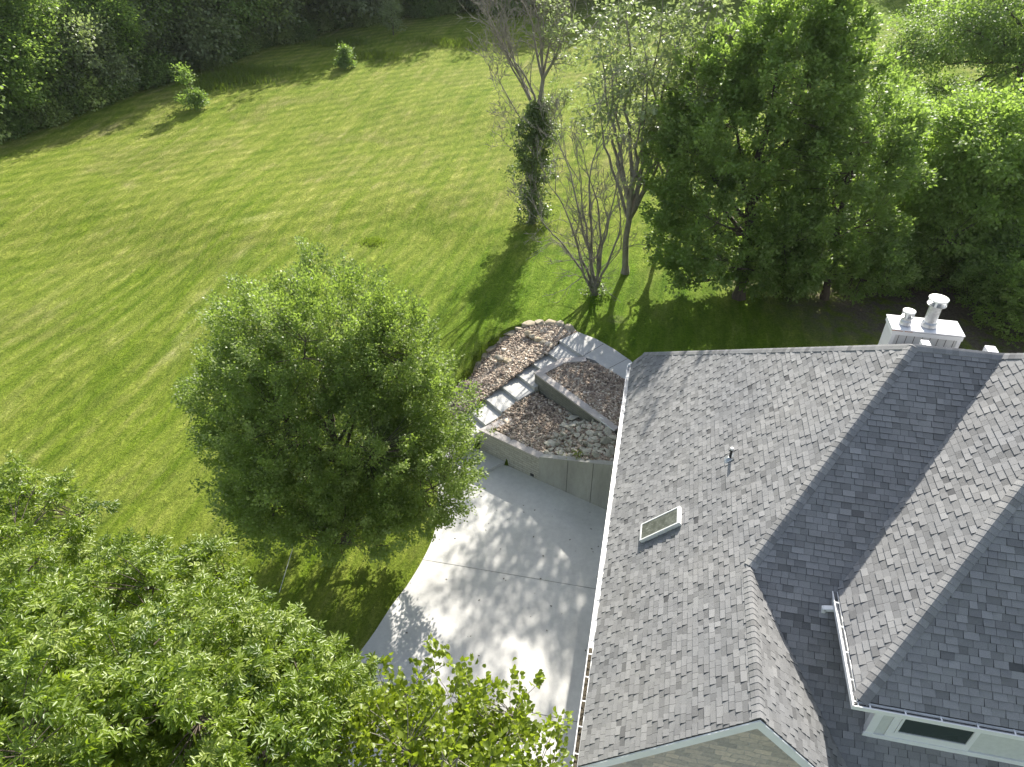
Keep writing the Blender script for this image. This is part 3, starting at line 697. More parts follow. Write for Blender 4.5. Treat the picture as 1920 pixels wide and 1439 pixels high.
def shingle_plane(mb, polys3, o0, along, upv, seed, wmin=.13, wmax=.25):
    """polys3: convex polygons in 3D on the plane; o0 a point at the eave; along / upv unit vectors in plane"""
    r = random.Random(seed); o0 = np.array(o0, float); al = np.array(along, float); al /= np.linalg.norm(al); uv = np.array(upv, float); uv /= np.linalg.norm(uv)
    nn = np.cross(al, uv); nn = nn if nn[2] > 0 else -nn
    P2 = [ccw([((np.array(p)-o0)@al, (np.array(p)-o0)@uv) for p in poly]) for poly in polys3]
    allp = [q for p in P2 for q in p]
    s0, s1 = min(q[0] for q in allp), max(q[0] for q in allp); t0, t1 = min(q[1] for q in allp), max(q[1] for q in allp)
    j = 0; t = t0
    while t < t1:
        s = s0-r.uniform(0, .3); last = 0
        drift = r.uniform(-.03, .03)
        while s < s1:
            wd = r.uniform(wmin, wmax); thick = r.random() < (.62 if not last else .45); last = thick
            th = .023 if thick else .006
            tone = min(1, max(0, r.gauss(.52, .13)+(-.08 if not thick else .03)+(.14 if r.random() < .04 else 0)-(.15 if r.random() < .06 else 0)))
            quad = [(s+.003, t), (s+wd-.003, t), (s+wd-.003, t+EXPO-.004), (s+.003, t+EXPO-.004)]
            for conv in P2:
                bx = [q[0] for q in conv]
                if s > max(bx) or s+wd < min(bx): continue
                q = clip2(quad, conv)
                if len(q) < 3: continue
                top = [o0+al*a+uv*b+nn*(.003+th*(1-.9*(b-t)/EXPO)) for a, b in q]
                bot = [o0+al*a+uv*b-nn*.012 for a, b in q]
                n0 = len(mb.v); k = len(q)
                mb.v.extend([tuple(p) for p in bot]+[tuple(p) for p in top])
                mb.f.append([n0+k+i for i in range(k)]); mb.t.append(tone)
                for i in range(k): mb.f.append([n0+i, n0+(i+1) % k, n0+k+(i+1) % k, n0+k+i]); mb.t.append(0.0)
            s += wd
        t += EXPO; j += 1
def deck(mb, poly, th=.16):
    poly = [np.array(p) for p in poly]
    a = sum(poly[i][0]*poly[(i+1) % len(poly)][1]-poly[(i+1) % len(poly)][0]*poly[i][1] for i in range(len(poly)))
    if a < 0: poly = poly[::-1]
    mb.hexa([p-(0, 0, .016+th) for p in poly], [p-(0, 0, .016) for p in poly])
def zp1(x): return ZG+(x-GXr)
def p1(x, y): return np.array([x, y, zp1(x)])
KN = p1(-.06, 23.12); KE = p1(XE, 22.98)
Kp = np.array([K[0], K[1], zp1(K[0])])
P1a = [p1(XE, GYs), p1(GXr, GYs), p1(GXr, GYn), p1(XE, GYn)]
P1c = [p1(XE, GYn), p1(GXr, GYn), p1(T[0], T[1]), Kp, KN, KE]
b2 = (T[2]-ZG)/(T[1]-GYn)
def p2(x, y): return np.array([x, y, T[2]-b2*(T[1]-y)])
yE2 = T[1]-(T[2]-5.2)/b2
def xval(y): return GXr+b2*(GYn-y)
P1b = [np.array([GXr, GYs, ZG]), np.array([GXr, GYn, ZG]), np.array([xval(GYs), GYs, ZG-(xval(GYs)-GXr)])]
P2 = [p2(GXr, GYn), p2(T[0], T[1]), p2(14, T[1]), p2(14, yE2), p2(xval(yE2), yE2)]
s3 = 1.0
def p3(x, y): return np.array([x, y, SWc[2]+(x-SWc[0])])
# valley between P2 and P3: p2z(y) = p3z(x)
def yv(x): return T[1]-(T[2]-(SWc[2]+(x-SWc[0])))/b2
P3 = [p3(SWc[0], SWc[1]), p3(AP[0], AP[1]), p3(E_[0], E_[1]), p3(SWc[0], yv(SWc[0]))]
P4 = [SWc, np.array([18.5, SWc[1], SWc[2]]), np.array([18.5, AP[1], AP[2]]), AP]
cN = (T[2]-K[2])/(K[1]-T[1])
P5 = [np.array([K[0], K[1], K[2]]), T, E_, np.array([E_[0], K[1], K[2]])]
P6 = [np.array([E_[0], K[1], K[2]]), E_, AP, np.array([18.5, AP[1], AP[2]]), np.array([18.5, K[1], K[2]])]
mb = MB(); dk = MB()
r2 = math.sqrt(.5)
shingle_plane(mb, [P1a, P1c], p1(XE, GYs), (0, 1, 0), (1, 0, 1), 1); deck(dk, P1a); deck(dk, P1c)
shingle_plane(mb, [P1b], P1b[2], (0, 1, 0), (-1, 0, 1), 2); deck(dk, P1b)
shingle_plane(mb, [P2], p2(0, yE2), (1, 0, 0), (0, 1, b2), 3, .14, .28); deck(dk, P2)
shingle_plane(mb, [P3], p3(*SWc[:2]), (0, 1, 0), (1, 0, 1), 4, .14, .25); deck(dk, P3)
b4 = (AP[2]-SWc[2])/(AP[1]-SWc[1])
shingle_plane(mb, [P4], SWc, (1, 0, 0), (0, 1, b4), 5, .14, .28); deck(dk, P4)
shingle_plane(mb, [P5, P6], P5[0], (1, 0, 0), (0, -1, cN), 6, .4, .9); deck(dk, P5); deck(dk, P6)
roof = hz(mb.build('roof', M['shingle'])); 
d_ = dk.build('roof_deck', M['deck']); rel(d_, house)

# ridge and hip caps
def caps(mb, a, b, n1, n2, seed, wd=.155, L=.29):
    """a low end -> b high end; n1, n2 normals of the two planes"""
    r = random.Random(seed); a = np.array(a, float); b = np.array(b, float); d = b-a; ln = np.linalg.norm(d); d /= ln
    n1 = np.array(n1, float); n1 /= np.linalg.norm(n1); n2 = np.array(n2, float); n2 /= np.linalg.norm(n2)
    w1 = np.cross(n1, d); w1 = w1 if w1@n2 > 0 else -w1; w1 = -w1  # lies in plane 1, away from plane 2
    w2 = np.cross(n2, d); w2 = w2 if w2@n1 > 0 else -w2; w2 = -w2
    # orient: moving along w from the ridge must go down / outward
    if (w1@np.array([0, 0, 1])) > (-w1@np.array([0, 0, 1])): w1 = -w1
    if (w2@np.array([0, 0, 1])) > (-w2@np.array([0, 0, 1])): w2 = -w2
    nb = n1+n2; nb /= np.linalg.norm(nb); t = 0
    while t < ln-.02:
        e = min(ln, t+L); tone = min(1, max(.2, r.gauss(.5, .18)))
        def ring(tt, h):
            c_ = a+d*tt
            top = [c_+w1*wd+n1*(h*.8+.012), c_+w1*wd*.28+n1*(h+.016), c_+nb*(h+.014), c_+w2*wd*.28+n2*(h+.016), c_+w2*wd+n2*(h*.8+.012)]
            return top
        f0 = ring(t, .022); f1 = ring(e, .006); g0 = [p-nb*.02 for p in f0]
        n0 = len(mb.v); mb.v.extend([tuple(p) for p in f0+f1+g0])
        for i in range(4):
            mb.f.append([n0+i, n0+i+1, n0+5+i+1, n0+5+i]); mb.t.append(tone)
            mb.f.append([n0+10+i, n0+10+i+1, n0+i+1, n0+i]); mb.t.append(0)
        g1 = [p-nb*.02 for p in f1]; m0 = len(mb.v); mb.v.extend([tuple(g1[0]), tuple(g1[4])])
        mb.f.append([n0, n0+5, m0, n0+10]); mb.t.append(tone); mb.f.append([n0+4, n0+9, m0+1, n0+14]); mb.t.append(tone)
        t += EXPO
cp = MB()
N1 = (-1, 0, 1); N1b = (1, 0, 1); N2 = (0, -b2, 1); N4 = (0, -b4, 1); N5 = (0, cN, 1)
caps(cp, (GXr, GYs, ZG), (GXr, GYn-.05, ZG), N1, N1b, 1)
caps(cp, (GXr, GYn, ZG), T, N1, N2, 2)
caps(cp, Kp+(T-Kp)*.0, T, N1, N5, 3)
caps(cp, E_, T, N2, N5, 4)
caps(cp, SWc, AP, N1, N4, 5)
caps(cp, E_, AP, N1, N5, 6)
caps(cp, AP, (18.5, AP[1], AP[2]), N4, N5, 7)
c_ = cp.build('ridge_cap', M['cap']); rel(c_, roof)

# rakes of the front gable: fascia and soffit
mb = MB(); yf = GYs-.03
for sx, xe in ((-1, XE), (1, GXr+(GXr-XE))):
    a = np.array([GXr, ZG-.015]); b = np.array([xe, zE-.015]); hh = .26
    ys0, ys1 = yf-.012, yf+.018
    ring = [(a[0], a[1]), (b[0], b[1]), (b[0], b[1]-hh), (a[0], a[1]-hh)]
    if sx < 0: ring = ring[::-1]
    mb.hexa([(x, ys1, z) for x, z in ring], [(x, ys0, z) for x, z in ring])
hz(mb.build('fascia', M['trim']))
mb = MB()
for sx, xe in ((-1, XE), (1, GXr+(GXr-XE))):
    ring = [(GXr, ZG-.21), (xe, zE-.21), (xe, zE-.235), (GXr, ZG-.235)]
    if sx < 0: ring = ring[::-1]
    mb.hexa([(x, yf+.4, z) for x, z in ring], [(x, yf+.02, z) for x, z in ring])
hz(mb.build('soffit', M['trim']))
# walls
wl = MB(); yw = GYs+.3
gp = [(XE+.45, -.3), (2*GXr-XE-.45, -.3), (2*GXr-XE-.45, zE+.2), (GXr, ZG-.24), (XE+.45, zE+.2)]
wl.hexa([(x, yw+.3, z) for x, z in gp], [(x, yw, z) for x, z in gp])
hz(wl.build('gable_wall', M['stone']))
wl = MB()
wl.box((XE+.45, yw+.305, -.3), (6.0, 22.6, zE+.1)); wl.box((6.01, yw+.31, -.3), (18.0, 22.59, 5.2))
hz(wl.build('wall', M['siding']))
# window and door on the driveway side
for y0, y1, z0, z1_ in ((9.5, 12.3, .02, 2.2), (13.3, 16.1, .02, 2.2)):
    mb = MB(); x0 = XE+.45
    mb.box((x0-.03, y0, z0), (x0-.004, y1, z1_))
    for k in range(1, 4): mb.box((x0-.045, y0+.05, z0+.55*k-.01), (x0-.032, y1-.05, z0+.55*k+.01))
    g_ = hz(mb.build('garage_door', M['white']))
# gutters
def gutter(a, b, out, w_=.12, h_=.11, strap=.62, ends=(True, True)):
    a = np.array(a, float); b = np.array(b, float); out = np.array(out, float); d = (b-a); L = np.linalg.norm(d); d /= L
    ch = MB(); z = np.array([0, 0, 1.])
    c0 = a+out*w_; c1 = b+out*w_
    ch.bar(c0+z*(-h_*.5), c1+z*(-h_*.5), .006, h_)        # outer face
    ch.bar(c0+z*.002-out*.006, c1+z*.002-out*.006, .022, .012)         # rolled lip
    ch.bar(a+out*(w_*.5)-z*h_, b+out*(w_*.5)-z*h_, w_, .006)
    ch.bar(a+out*.006-z*.03, b+out*.006-z*.03, .008, .07)
    ch.bar(a+out*.012+z*.006, b+out*.012+z*.006, .02, .006)
    if ends[0]: ch.bar(a+out*.0-z*h_*.5, a+out*w_-z*h_*.5, .006, h_)
    if ends[1]: ch.bar(b+out*.0-z*h_*.5, b+out*w_-z*h_*.5, .006, h_)
    g = hz(ch.build('gutter', M['white']))
    hb_ = MB(); t = strap*.5
    while t < L: hb_.bar(a+d*t-out*.02+z*.008, a+d*t+out*w_+z*.008, .028, .006); t += strap
    h_o = hb_.build('gutter_strap', M['white']); rel(h_o, house); h_o.parent = g; h_o.name = 'gutter_strap'; tag(h_o, kind='stuff'); h_o.matrix_parent_inverse = Matrix.Identity(4)
    return g
ge = zE-.03
g1 = gutter((XE-.005, GYs-.04, ge), (XE-.005, 22.95, ge), (-1, 0, 0), .13)
li = MB(); li.box((XE-.12, GYs, ge-.1), (XE-.02, 10.6, ge-.085)); lo_ = li.build('leaf_litter', M['litter']); rel(lo_, house); lo_.parent = g1; lo_.matrix_parent_inverse = Matrix.Identity(4)
# litter bits
lb = MB()
for i in range(90):
    y = GYs+.05+abs(random.gauss(0, 1.1)); x = random.uniform(XE-.12, XE-.02); z = ge-.065+random.uniform(0, .05); s = random.uniform(.015, .04); a = random.uniform(0, 3)
    lb.poly([(x+s*math.cos(a+k*1.57)*(1 if k % 2 else .5), y+s*math.sin(a+k*1.57), z+random.uniform(-.01, .01)) for k in range(4)])
lo_ = lb.build('dead_leaf', M['litter']); rel(lo_, house); lo_.parent = g1; lo_.matrix_parent_inverse = Matrix.Identity(4); tag(lo_, kind='stuff')
gutter((SWc[0]-.005, yv(SWc[0])-.05, SWc[2]-.04), (SWc[0]-.005, SWc[1]-.12, SWc[2]-.04), (-1, 0, 0), .115, .11, .6, (True, False))
gutter((SWc[0]-.12, SWc[1]-.005, SWc[2]-.04), (18.4, SWc[1]-.005, SWc[2]-.04), (0, -1, 0), .115, .11, .62, (False, True))
# downspout elbows
mb = MB(); z = ge-.08
mb.tube([(XE-.05, 22.9, ge-.02), (XE-.08, 23.0, ge+.0), (XE+.0, 23.12, ge-.02), (XE+.3, 23.3, ge-.06), (XE+.5, 23.3, ge-.3), (XE+.5, 23.3, 2.1)], .055, 10)
hz(mb.build('downspout', M['white'], smooth=True))
mb = MB(); yy = 10.62; mb.bar((SWc[0]-.1, yy, SWc[2]-.19), (SWc[0]-.3, yy, SWc[2]-.23), .11, .085); mb.bar((SWc[0]-.29, yy, SWc[2]-.2), (SWc[0]-.29, yy, SWc[2]-.62), .085, .11, (0, 1, 0))
hz(mb.build('downspout', M['white'], bevel=.01))

# dormer walls, trim and window
dw = empty('x'); bpy.data.objects.remove(dw)
DX, DY = 5.5, 8.78
mb = MB(); zs = SWc[2]-.17
mb.box((DX, DY, 5.2), (18, DY+.2, zs)); hz(mb.build('dormer_wall', M['stucco']))
mb = MB(); mb.box((DX+.003, DY+.201, 6), (DX+.2, 11.2, zs)); hz(mb.build('dormer_side', M['siding']))
for k in range(14):
    pass
mb = MB()   # soffit
mb.box((SWc[0], SWc[1], zs), (18, DY, zs+.02)); mb.box((SWc[0], DY+.001, zs+.001), (DX+.002, 11.2, zs+.021)); hz(mb.build('soffit', M['trim']))
zr = p2(0, DY)[2]
mb = MB()
mb.box((DX-.02, DY-.025, zr-.03), (DX+.14, DY-.001, zs-.001))
mb.box((DX-.021, DY-.02, zr+.0), (DX-.001, DY+.12, zs-.001))
mb.box((DX-.05, DY-.04, zr-.06), (18, DY-.002, zr+.1))
mb.box((DX+.34, DY-.022, zr+.101), (DX+.48, DY-.0015, zs-.002)); mb.box((DX+1.84, DY-.022, zr+.101), (DX+1.9, DY-.0015, zs-.002))
mb.box((DX+.481, DY-.022, zr+.101), (DX+1.839, DY-.0015, zr+.26))
hz(mb.build('trim', M['trim'], bevel=.004))
wnd = mb = MB()
wx0, wx1, wz0, wz1 = DX+.485, DX+1.835, zr+.265, zs-.005
for b0, b1 in (((wx0, DY-.035, wz0), (wx1, DY-.001, wz0+.055)), ((wx0, DY-.035, wz1-.04), (wx1, DY-.001, wz1)), ((wx0, DY-.035, wz0+.0551), (wx0+.05, DY-.001, wz1-.0401)), ((wx1-.05, DY-.035, wz0+.0551), (wx1, DY-.001, wz1-.0401))): mb.box(b0, b1)
wf = hz(mb.build('window', M['white'], bevel=.004))
mb = MB(); mb.box((wx0+.05, DY-.012, wz0+.055), (wx1-.05, DY-.004, wz1-.04)); pn = mb.build('pane', M['winglass']); rel(pn, house); pn.parent = wf; pn.matrix_parent_inverse = Matrix.Identity(4)

# skylight on the big west slope
up1 = np.array([r2, 0, r2]); n1_ = np.array([-r2, 0, r2]); al1 = np.array([0, 1., 0])
skc = [on(q, p1(XE, GYs)+n1_*.14, (-1, 0, 1)) for q in ((1199, 1014), (1201, 983), (1275.5, 948), (1272, 981))]
sc = sum(skc)/4; hl = np.mean([abs((p-sc)@up1) for p in skc]); hwid = np.mean([abs((p-sc)@al1) for p in skc])
def skbox(mb, a0, a1, b0, b1, h0, h1_):
    f_ = lambda a, b, h: sc+al1*a+up1*b+n1_*(h-.14)
    mb.hexa([f_(a0, b0, h0), f_(a0, b1, h0), f_(a1, b1, h0), f_(a1, b0, h0)], [f_(a0, b0, h1_), f_(a0, b1, h1_), f_(a1, b1, h1_), f_(a1, b0, h1_)])
A, B = hwid, hl; fwd = .045
mb = MB()
skbox(mb, -A, A, -B, -B+fwd, .05, .14); skbox(mb, -A, A, B-fwd*1.8, B, .05, .14); skbox(mb, -A, -A+fwd, -B+fwd, B-fwd*1.8, .05, .1395); skbox(mb, A-fwd, A, -B+fwd, B-fwd*1.8, .05, .1395)
skf = hz(mb.build('skylight', M['white'], bevel=.006))
mb = MB(); skbox(mb, -A+fwd, A-fwd, -B+fwd, B-fwd*1.8, .1, .128); g_ = mb.build('pane', M['skyglass']); rel(g_, house); g_.parent = skf; g_.matrix_parent_inverse = Matrix.Identity(4)
mb = MB(); skbox(mb, -A+.02, A-.02, -B+.02, B-.02, -.03, .049); g_ = mb.build('curb', M['trim']); rel(g_, house); g_.parent = skf; g_.matrix_parent_inverse = Matrix.Identity(4)
# plumbing vent
vb = on((1368, 861), p1(XE, GYs), (-1, 0, 1))
mb = MB(); mb.tube([vb-(0, 0, .1), vb+(0, 0, .33)], .035, 14); vp = hz(mb.build('vent_pipe', M['black'], smooth=False))
mb = MB(); mb.tube([vb+(0, 0, .331), vb+(0, 0, .39)], [.038, .038], 14); rel(mb.build('pipe_end', M['white']), vp).parent = vp
mb = MB(); mb.tube([vb-(0, 0, .02), vb+(0, 0, .06)], [.11, .045], 14); mb.hexa([vb+al1*sx*.12+up1*sy*.14+n1_*.018 for sx, sy in ((-1, -1), (1, -1), (1, 1), (-1, 1))][::-1], [vb+al1*sx*.12+up1*sy*.14+n1_*.026 for sx, sy in ((-1, -1), (1, -1), (1, 1), (-1, 1))][::-1]); rel(mb.build('flashing', M['galv']), vp)
for o in list(bpy.data.objects):
    if o.name.startswith('flashing') or o.name.startswith('pipe_end'): o.parent = vp; o.matrix_parent_inverse = Matrix.Translation(house.location).inverted() if False else Matrix.Identity(4)

# chimney chase behind the ridge
yc = 17.45
cF = [on(q, (0, yc, 0), (0, 1, 0)) for q in ((1673, 618), (1811, 630.5))]
zc = (cF[0][2]+cF[1][2])/2; x0, x1 = cF[0][0], cF[1][0]; ybk = (at(1663.5, 590, zc)[1]+at(1798, 602.5, zc)[1])/2
mb = MB(); mb.box((x0+.05, yc+.04, 6), (x1-.05, ybk-.04, zc-.17)); chz = hz(mb.build('chimney', M['siding']))
def sub(mb, name, m, parent, **k):
    o = mb.build(name, m, None, **k); o.parent = parent; return o
mb = MB(); mb.box((x0+.02, yc+.012, zc-.165), (x1-.02, ybk-.012, zc-.05))
for x in (x0+.04, x1-.13): mb.box((x, yc+.02, 8), (x+.09, yc+.038, zc-.166))
sub(mb, 'trim', M['trim'], chz)
mb = MB(); x = x0+.22
while x < x1-.2: mb.box((x, yc+.034, 8), (x+.012, yc+.0395, zc-.17)); x += .19
sub(mb, 'groove', M['joint'], chz)
mb = MB(); mb.box((x0, yc, zc-.03), (x1, ybk, zc)); sub(mb, 'chase_cap', M['chase_cap'], chz, bevel=.004)
mb = MB(); mb.box((x0, yc-.004, zc-.045), (x0+.26, yc+.03, zc-.029)); mb.box((x0+.32, yc-.004, zc-.045), (x0+.5, yc+.03, zc-.031)); sub(mb, 'rusty_edge', M['rust'], chz)
def flue(px, py, r, h, topr, name='flue_pipe'):
    b = at(px, py, zc); b[2] = zc
    mb = MB(); mb.lathe(b, [(r*1.25, 0), (r*1.3, .03), (r*1.18, .12), (r, .16), (r, h-.02), (r*1.06, h-.015), (r*1.06, h+.02), (r*.9, h+.025)], 28)
    f = sub(mb, name, M['galv'], chz, smooth=False)
    mb = MB(); mb.lathe(b, [(topr*.55, h+.02), (topr*.98, h+.03), (topr*.98, h+.045), (topr*.5, h+.05)], 28); 
    mb.lathe(b, [(r*.7, h+.02), (r*.7, h+.2)], 20)
    o = sub(mb, 'collar', M['galv'], f)
    mb = MB(); mb.lathe(b, [(topr*.97, h+.17), (topr, h+.18), (topr, h+.215), (topr*.6, h+.235), (topr*.05, h+.245)], 32); o = sub(mb, 'rain_cap', M['galv_top'], f)
    for k in range(5):
        an = k*1.256+.5; mb = MB(); mb.bar(b+(math.cos(an)*topr*.93, math.sin(an)*topr*.93, h+.04), b+(math.cos(an)*topr*.93, math.sin(an)*topr*.93, h+.18), .05, .006, (math.cos(an), math.sin(an), 0))
        sub(mb, 'bracket', M['galv_top'], f)
flue(1740, 612, .15, .62, .235)
flue(1696, 608.5, .115, .2, .155)
# little roof vents behind the ridge
for px, py, ww in ((1740, 650, .1), (1864, 661, .12)):
    b = on((px, py), (0, 16.1, 0), (0, 1, 0)); mb = MB(); mb.box((b[0]-ww, 16.1, 11.2), (b[0]+ww, 16.4, b[2]+.0)); hz(mb.build('roof_vent', M['trim'], bevel=.02))

# ------------------------------------------------------------------ foliage machinery
def unit(v): return v/(np.linalg.norm(v, axis=-1, keepdims=True)+1e-9)
def leaf_quads(P, D, N, L, Wd, fold=.18, two=False):
    D = unit(D); S = unit(np.cross(D, N)); N = np.cross(S, D); L = L[:, None]; Wd = Wd[:, None]
    n = len(P)
    if not two:
        V = np.stack([P, P+D*L*.48+S*Wd*.5+N*Wd*fold, P+D*L, P+D*L*.48-S*Wd*.5+N*Wd*fold], 1)
        F = np.arange(n*4).reshape(n, 4); return V.reshape(-1, 3), F
    dz = N*L*.14
    V = np.stack([P, P+D*L*.28+S*Wd*.46+N*Wd*fold, P+D*L*.68+S*Wd*.4+N*Wd*fold-dz*.4, P+D*L-dz, P+D*L*.68-S*Wd*.4+N*Wd*fold-dz*.4, P+D*L*.28-S*Wd*.46+N*Wd*fold], 1)
    b = np.arange(n)[:, None]*6
    F = np.concatenate([b+np.array([0, 1, 2, 3]), b+np.array([0, 3, 4, 5])], 0)
    return V.reshape(-1, 3), F
class Tubes:
    def __init__(s, n=5): s.V = []; s.F = []; s.k = 0; s.n = n
    def add(s, pts, rad):
        pts = np.asarray(pts, float); m = len(pts); n = s.n
        d = np.gradient(pts, axis=0); d = unit(d)
        ref = np.where(np.abs(d[:, :1]) < .8, np.array([[1., 0, 0]]), np.array([[0, 1., 0]]))
        a = unit(np.cross(d, ref)); b = np.cross(d, a)
        an = np.arange(n)*2*np.pi/n; r = np.asarray(rad, float)[:, None, None]
        V = pts[:, None]+(a[:, None]*np.cos(an)[None, :, None]+b[:, None]*np.sin(an)[None, :, None])*r
        s.V.append(V.reshape(-1, 3)); i = np.arange(m-1)[:, None]*n+np.arange(n)[None]; j = np.arange(m-1)[:, None]*n+(np.arange(n)[None]+1) % n
        s.F.append(np.stack([i, j, j+n, i+n], -1).reshape(-1, 4)+s.k); s.k += m*n
    def build(s, name, m, parent=None):
        return npmesh(name, np.concatenate(s.V), np.concatenate(s.F), m, parent, smooth=True)
def curve(a, b, r, bend=.12, n=7, up=.0):
    a = np.array(a, float); b = np.array(b, float); L = np.linalg.norm(b-a); t = np.linspace(0, 1, n)[:, None]
    o1 = r.normal(0, 1, 3)*bend*L; o1[2] = abs(o1[2])*.3-up*L
    return a*(1-t)+b*t+o1*(4*t*(1-t))*.5+r.normal(0, .012*L, (n, 3))*(t*(1-t)*4)
def crown_points(lobes, n, r, inner=.45, noise_amp=.14):
    """lobes: (centre, radii). returns clump centres and outward direction"""
    vol = np.array([l[1][0]*l[1][1]*l[1][2] for l in lobes])**.75; vol /= vol.sum()
    k = r.choice(len(lobes), n, p=vol)
    u = unit(r.normal(0, 1, (n, 3))); rad = (inner**3+(1-inner**3)*r.random(n))**(1/3)
    ph = 3.1*k
    bump_ = 1+noise_amp*(np.sin(5*u[:, 0]+ph)*np.cos(4*u[:, 1]-ph)+.6*np.sin(9*u[:, 2]+7*u[:, 0]+ph))
    C0 = np.array([l[0] for l in lobes])[k]; RR = np.array([l[1] for l in lobes])[k]
    P = C0+u*RR*(rad*bump_)[:, None]
    # drop points buried deep inside another lobe
    deep = np.zeros(n, bool)
    for c_, rr in lobes: deep |= (np.linalg.norm((P-np.array(c_))/np.array(rr), axis=1) < inner*.8)
    return P[~deep], unit(u*RR)[~deep], k[~deep]
def foliage_mesh(name, P, out, r, per, sig, L, Wd, m, parent, upb=.7, outb=.7, droop=.2, two=False, shoots=.0, tone_c=.5):
    n = len(P); idx = np.repeat(np.arange(n), per); N_ = len(idx)
    sg = sig*r.uniform(.6, 1.3, n)[idx]
    off = r.normal(0, 1, (N_, 3))*sg[:, None]*np.array([1, 1, .62])
    if shoots:
        tt = r.random(N_)*shoots; sd_ = unit(out*.6+np.array([0, 0, 1.])+r.normal(0, .25, (n, 3)))[idx]
        off = off*.55+sd_*tt[:, None]
    pos = P[idx]+off
    D = unit(unit(off)*.9+out[idx]*outb+r.normal(0, .55, (N_, 3))+np.array([0, 0, -droop]))
    Nn = unit(np.array([0, 0, upb])+out[idx]*.25+r.normal(0, .42, (N_, 3)))
    V, F = leaf_quads(pos, D, Nn, L*r.uniform(.65, 1.25, N_), Wd*r.uniform(.7, 1.2, N_), two=two)
    tc = r.normal(tone_c, .16, n)[idx]+r.normal(0, .17, N_)
    tone = np.clip(tc, 0, 1)
    if two: tone = np.concatenate([tone, tone])
    return npmesh(name, V, F, m, parent, tone=tone)
def limbs(tb, base, fork, P, r, nmain, r0, rtip=.012, sidefrac=1.0, bend=.1):
    """trunk from base to fork height, main limbs to far clumps, thin twigs to every clump"""
    base = np.array(base, float); top = P[np.argmax(P[:, 2])]
    f = base+np.array([0, 0, fork]); c0 = P.mean(0)
    n = len(P); idx = r.permutation(n)[:nmain]
    # spread main targets
    tg = [P[idx[0]]]
    for _ in range(nmain-1):
        c_ = P[r.permutation(n)[:40]]; d = np.min([np.linalg.norm(c_-t, axis=1) for t in tg], 0); tg.append(c_[np.argmax(d)])
    leader = np.array([c0[0]*.6+base[0]*.4, c0[1]*.6+base[1]*.4, base[2]+(top[2]-base[2])*.85])
    ctr = curve(base, leader, r, .03, 12); t = np.linspace(0, 1, 12)
    tb.add(ctr, r0*(1-t)**.8*.95+.015)
    tb.add(np.array([base-(0, 0, .3), base+(0, 0, .05), base+(0, 0, .5)]), [r0*1.5, r0*1.35, r0*.98])
    nodes = [ctr[3:]]; nrad = [(r0*(1-t)**.8)[3:]]
    tf = fork/max(.1, (leader[2]-base[2]))
    for q in tg:
        h = min(.85, max(tf, tf+(q[2]-base[2]-fork)/(leader[2]-base[2])*.45)); s_ = np.array([np.interp(h, t, ctr[:, i]) for i in range(3)])
        cv = curve(s_, s_+(q-s_)*.93, r, bend, 9, .12); ra = np.linspace(r0*(.5*(1-h)+.12), rtip*1.6, 9); tb.add(cv, ra); nodes.append(cv[1:]); nrad.append(ra[1:])
    NP = np.concatenate(nodes); NR = np.concatenate(nrad)
    for q in P:
        if r.random() > sidefrac: continue
        d = np.linalg.norm(NP-q, axis=1)+np.maximum(0, NP[:, 2]-q[2])*.8; j = int(np.argmin(d))
        cv = curve(NP[j], q, r, .1, 4); tb.add(cv, np.linspace(min(NR[j]*.55, rtip*2.2), rtip*.5, 4))
def make_tree(name, label, cat, base, lobes, n, per, sig, L, Wd, lm, bark='bark', seed=1, fork=1.6, r0=.16, nmain=9, inner=.45, group=None, shoots=0, two=False, upb=.7, droop=.2, tone_c=.5, sidefrac=.6, noise_amp=.14):
    r = np.random.default_rng(seed); base = np.array(base, float)
    root = empty(name, tuple(base)); tag(root, label, cat, group)
    lob = [(np.array(c_)-base, np.array(rr)) for c_, rr in lobes]
    P, out, k = crown_points(lob, n, r, inner, noise_amp)
    keep = P[:, 2] > .3; P, out = P[keep], out[keep]
    tb = Tubes(6); limbs(tb, (0, 0, 0), fork, P, r, nmain, r0, sidefrac=sidefrac); tb.build('trunk', M[bark], root)
    foliage_mesh('crown', P, out, r, per, sig, L, Wd, M[lm], root, upb=upb, droop=droop, two=two, shoots=shoots, tone_c=tone_c)
    return root
def above(base, px, py):
    """point on the vertical through base seen at pixel row py (and its sideways offset at px)"""
    d = ray(px, py); t = base[1]/d[1]; return _C+d*t

# ---- the round tree in the middle of the picture
b = ground(655, 1003)
cz = 4.9
make_tree('round_tree', 'broad round green shade tree standing between the lawn and the driveway', 'tree', b,
          [((b[0]+.35, b[1]+.1, 5.2), (3.9, 3.9, 3.5)), ((b[0]-2.1, b[1]+.3, 4.1), (2.2, 2.3, 2.1)), ((b[0]+2.9, b[1]-.2, 3.9), (2.2, 2.3, 2.1)), ((b[0]+.1, b[1]+.5, 8.3), (2.7, 2.6, 2.3)),
           ((b[0]-1.8, b[1]+.6, 8.0), (1.6, 1.5, 1.8)), ((b[0]+2.3, b[1]+.4, 7.9), (1.7, 1.6, 1.7)), ((b[0]-3.0, b[1], 6.2), (1.5, 1.5, 1.6)), ((b[0]+3.4, b[1]+.2, 6.1), (1.6, 1.5, 1.5)), ((b[0]-.4, b[1]-2.3, 3.9), (2.2, 1.4, 1.7)), ((b[0]+1.8, b[1]-2.2, 3.7), (1.8, 1.3, 1.6))],
          2100, 135, .21, .094, .07, 'leaf_maple', seed=21, fork=1.1, r0=.2, nmain=18, inner=.5, shoots=.85, noise_amp=.16, upb=.9)

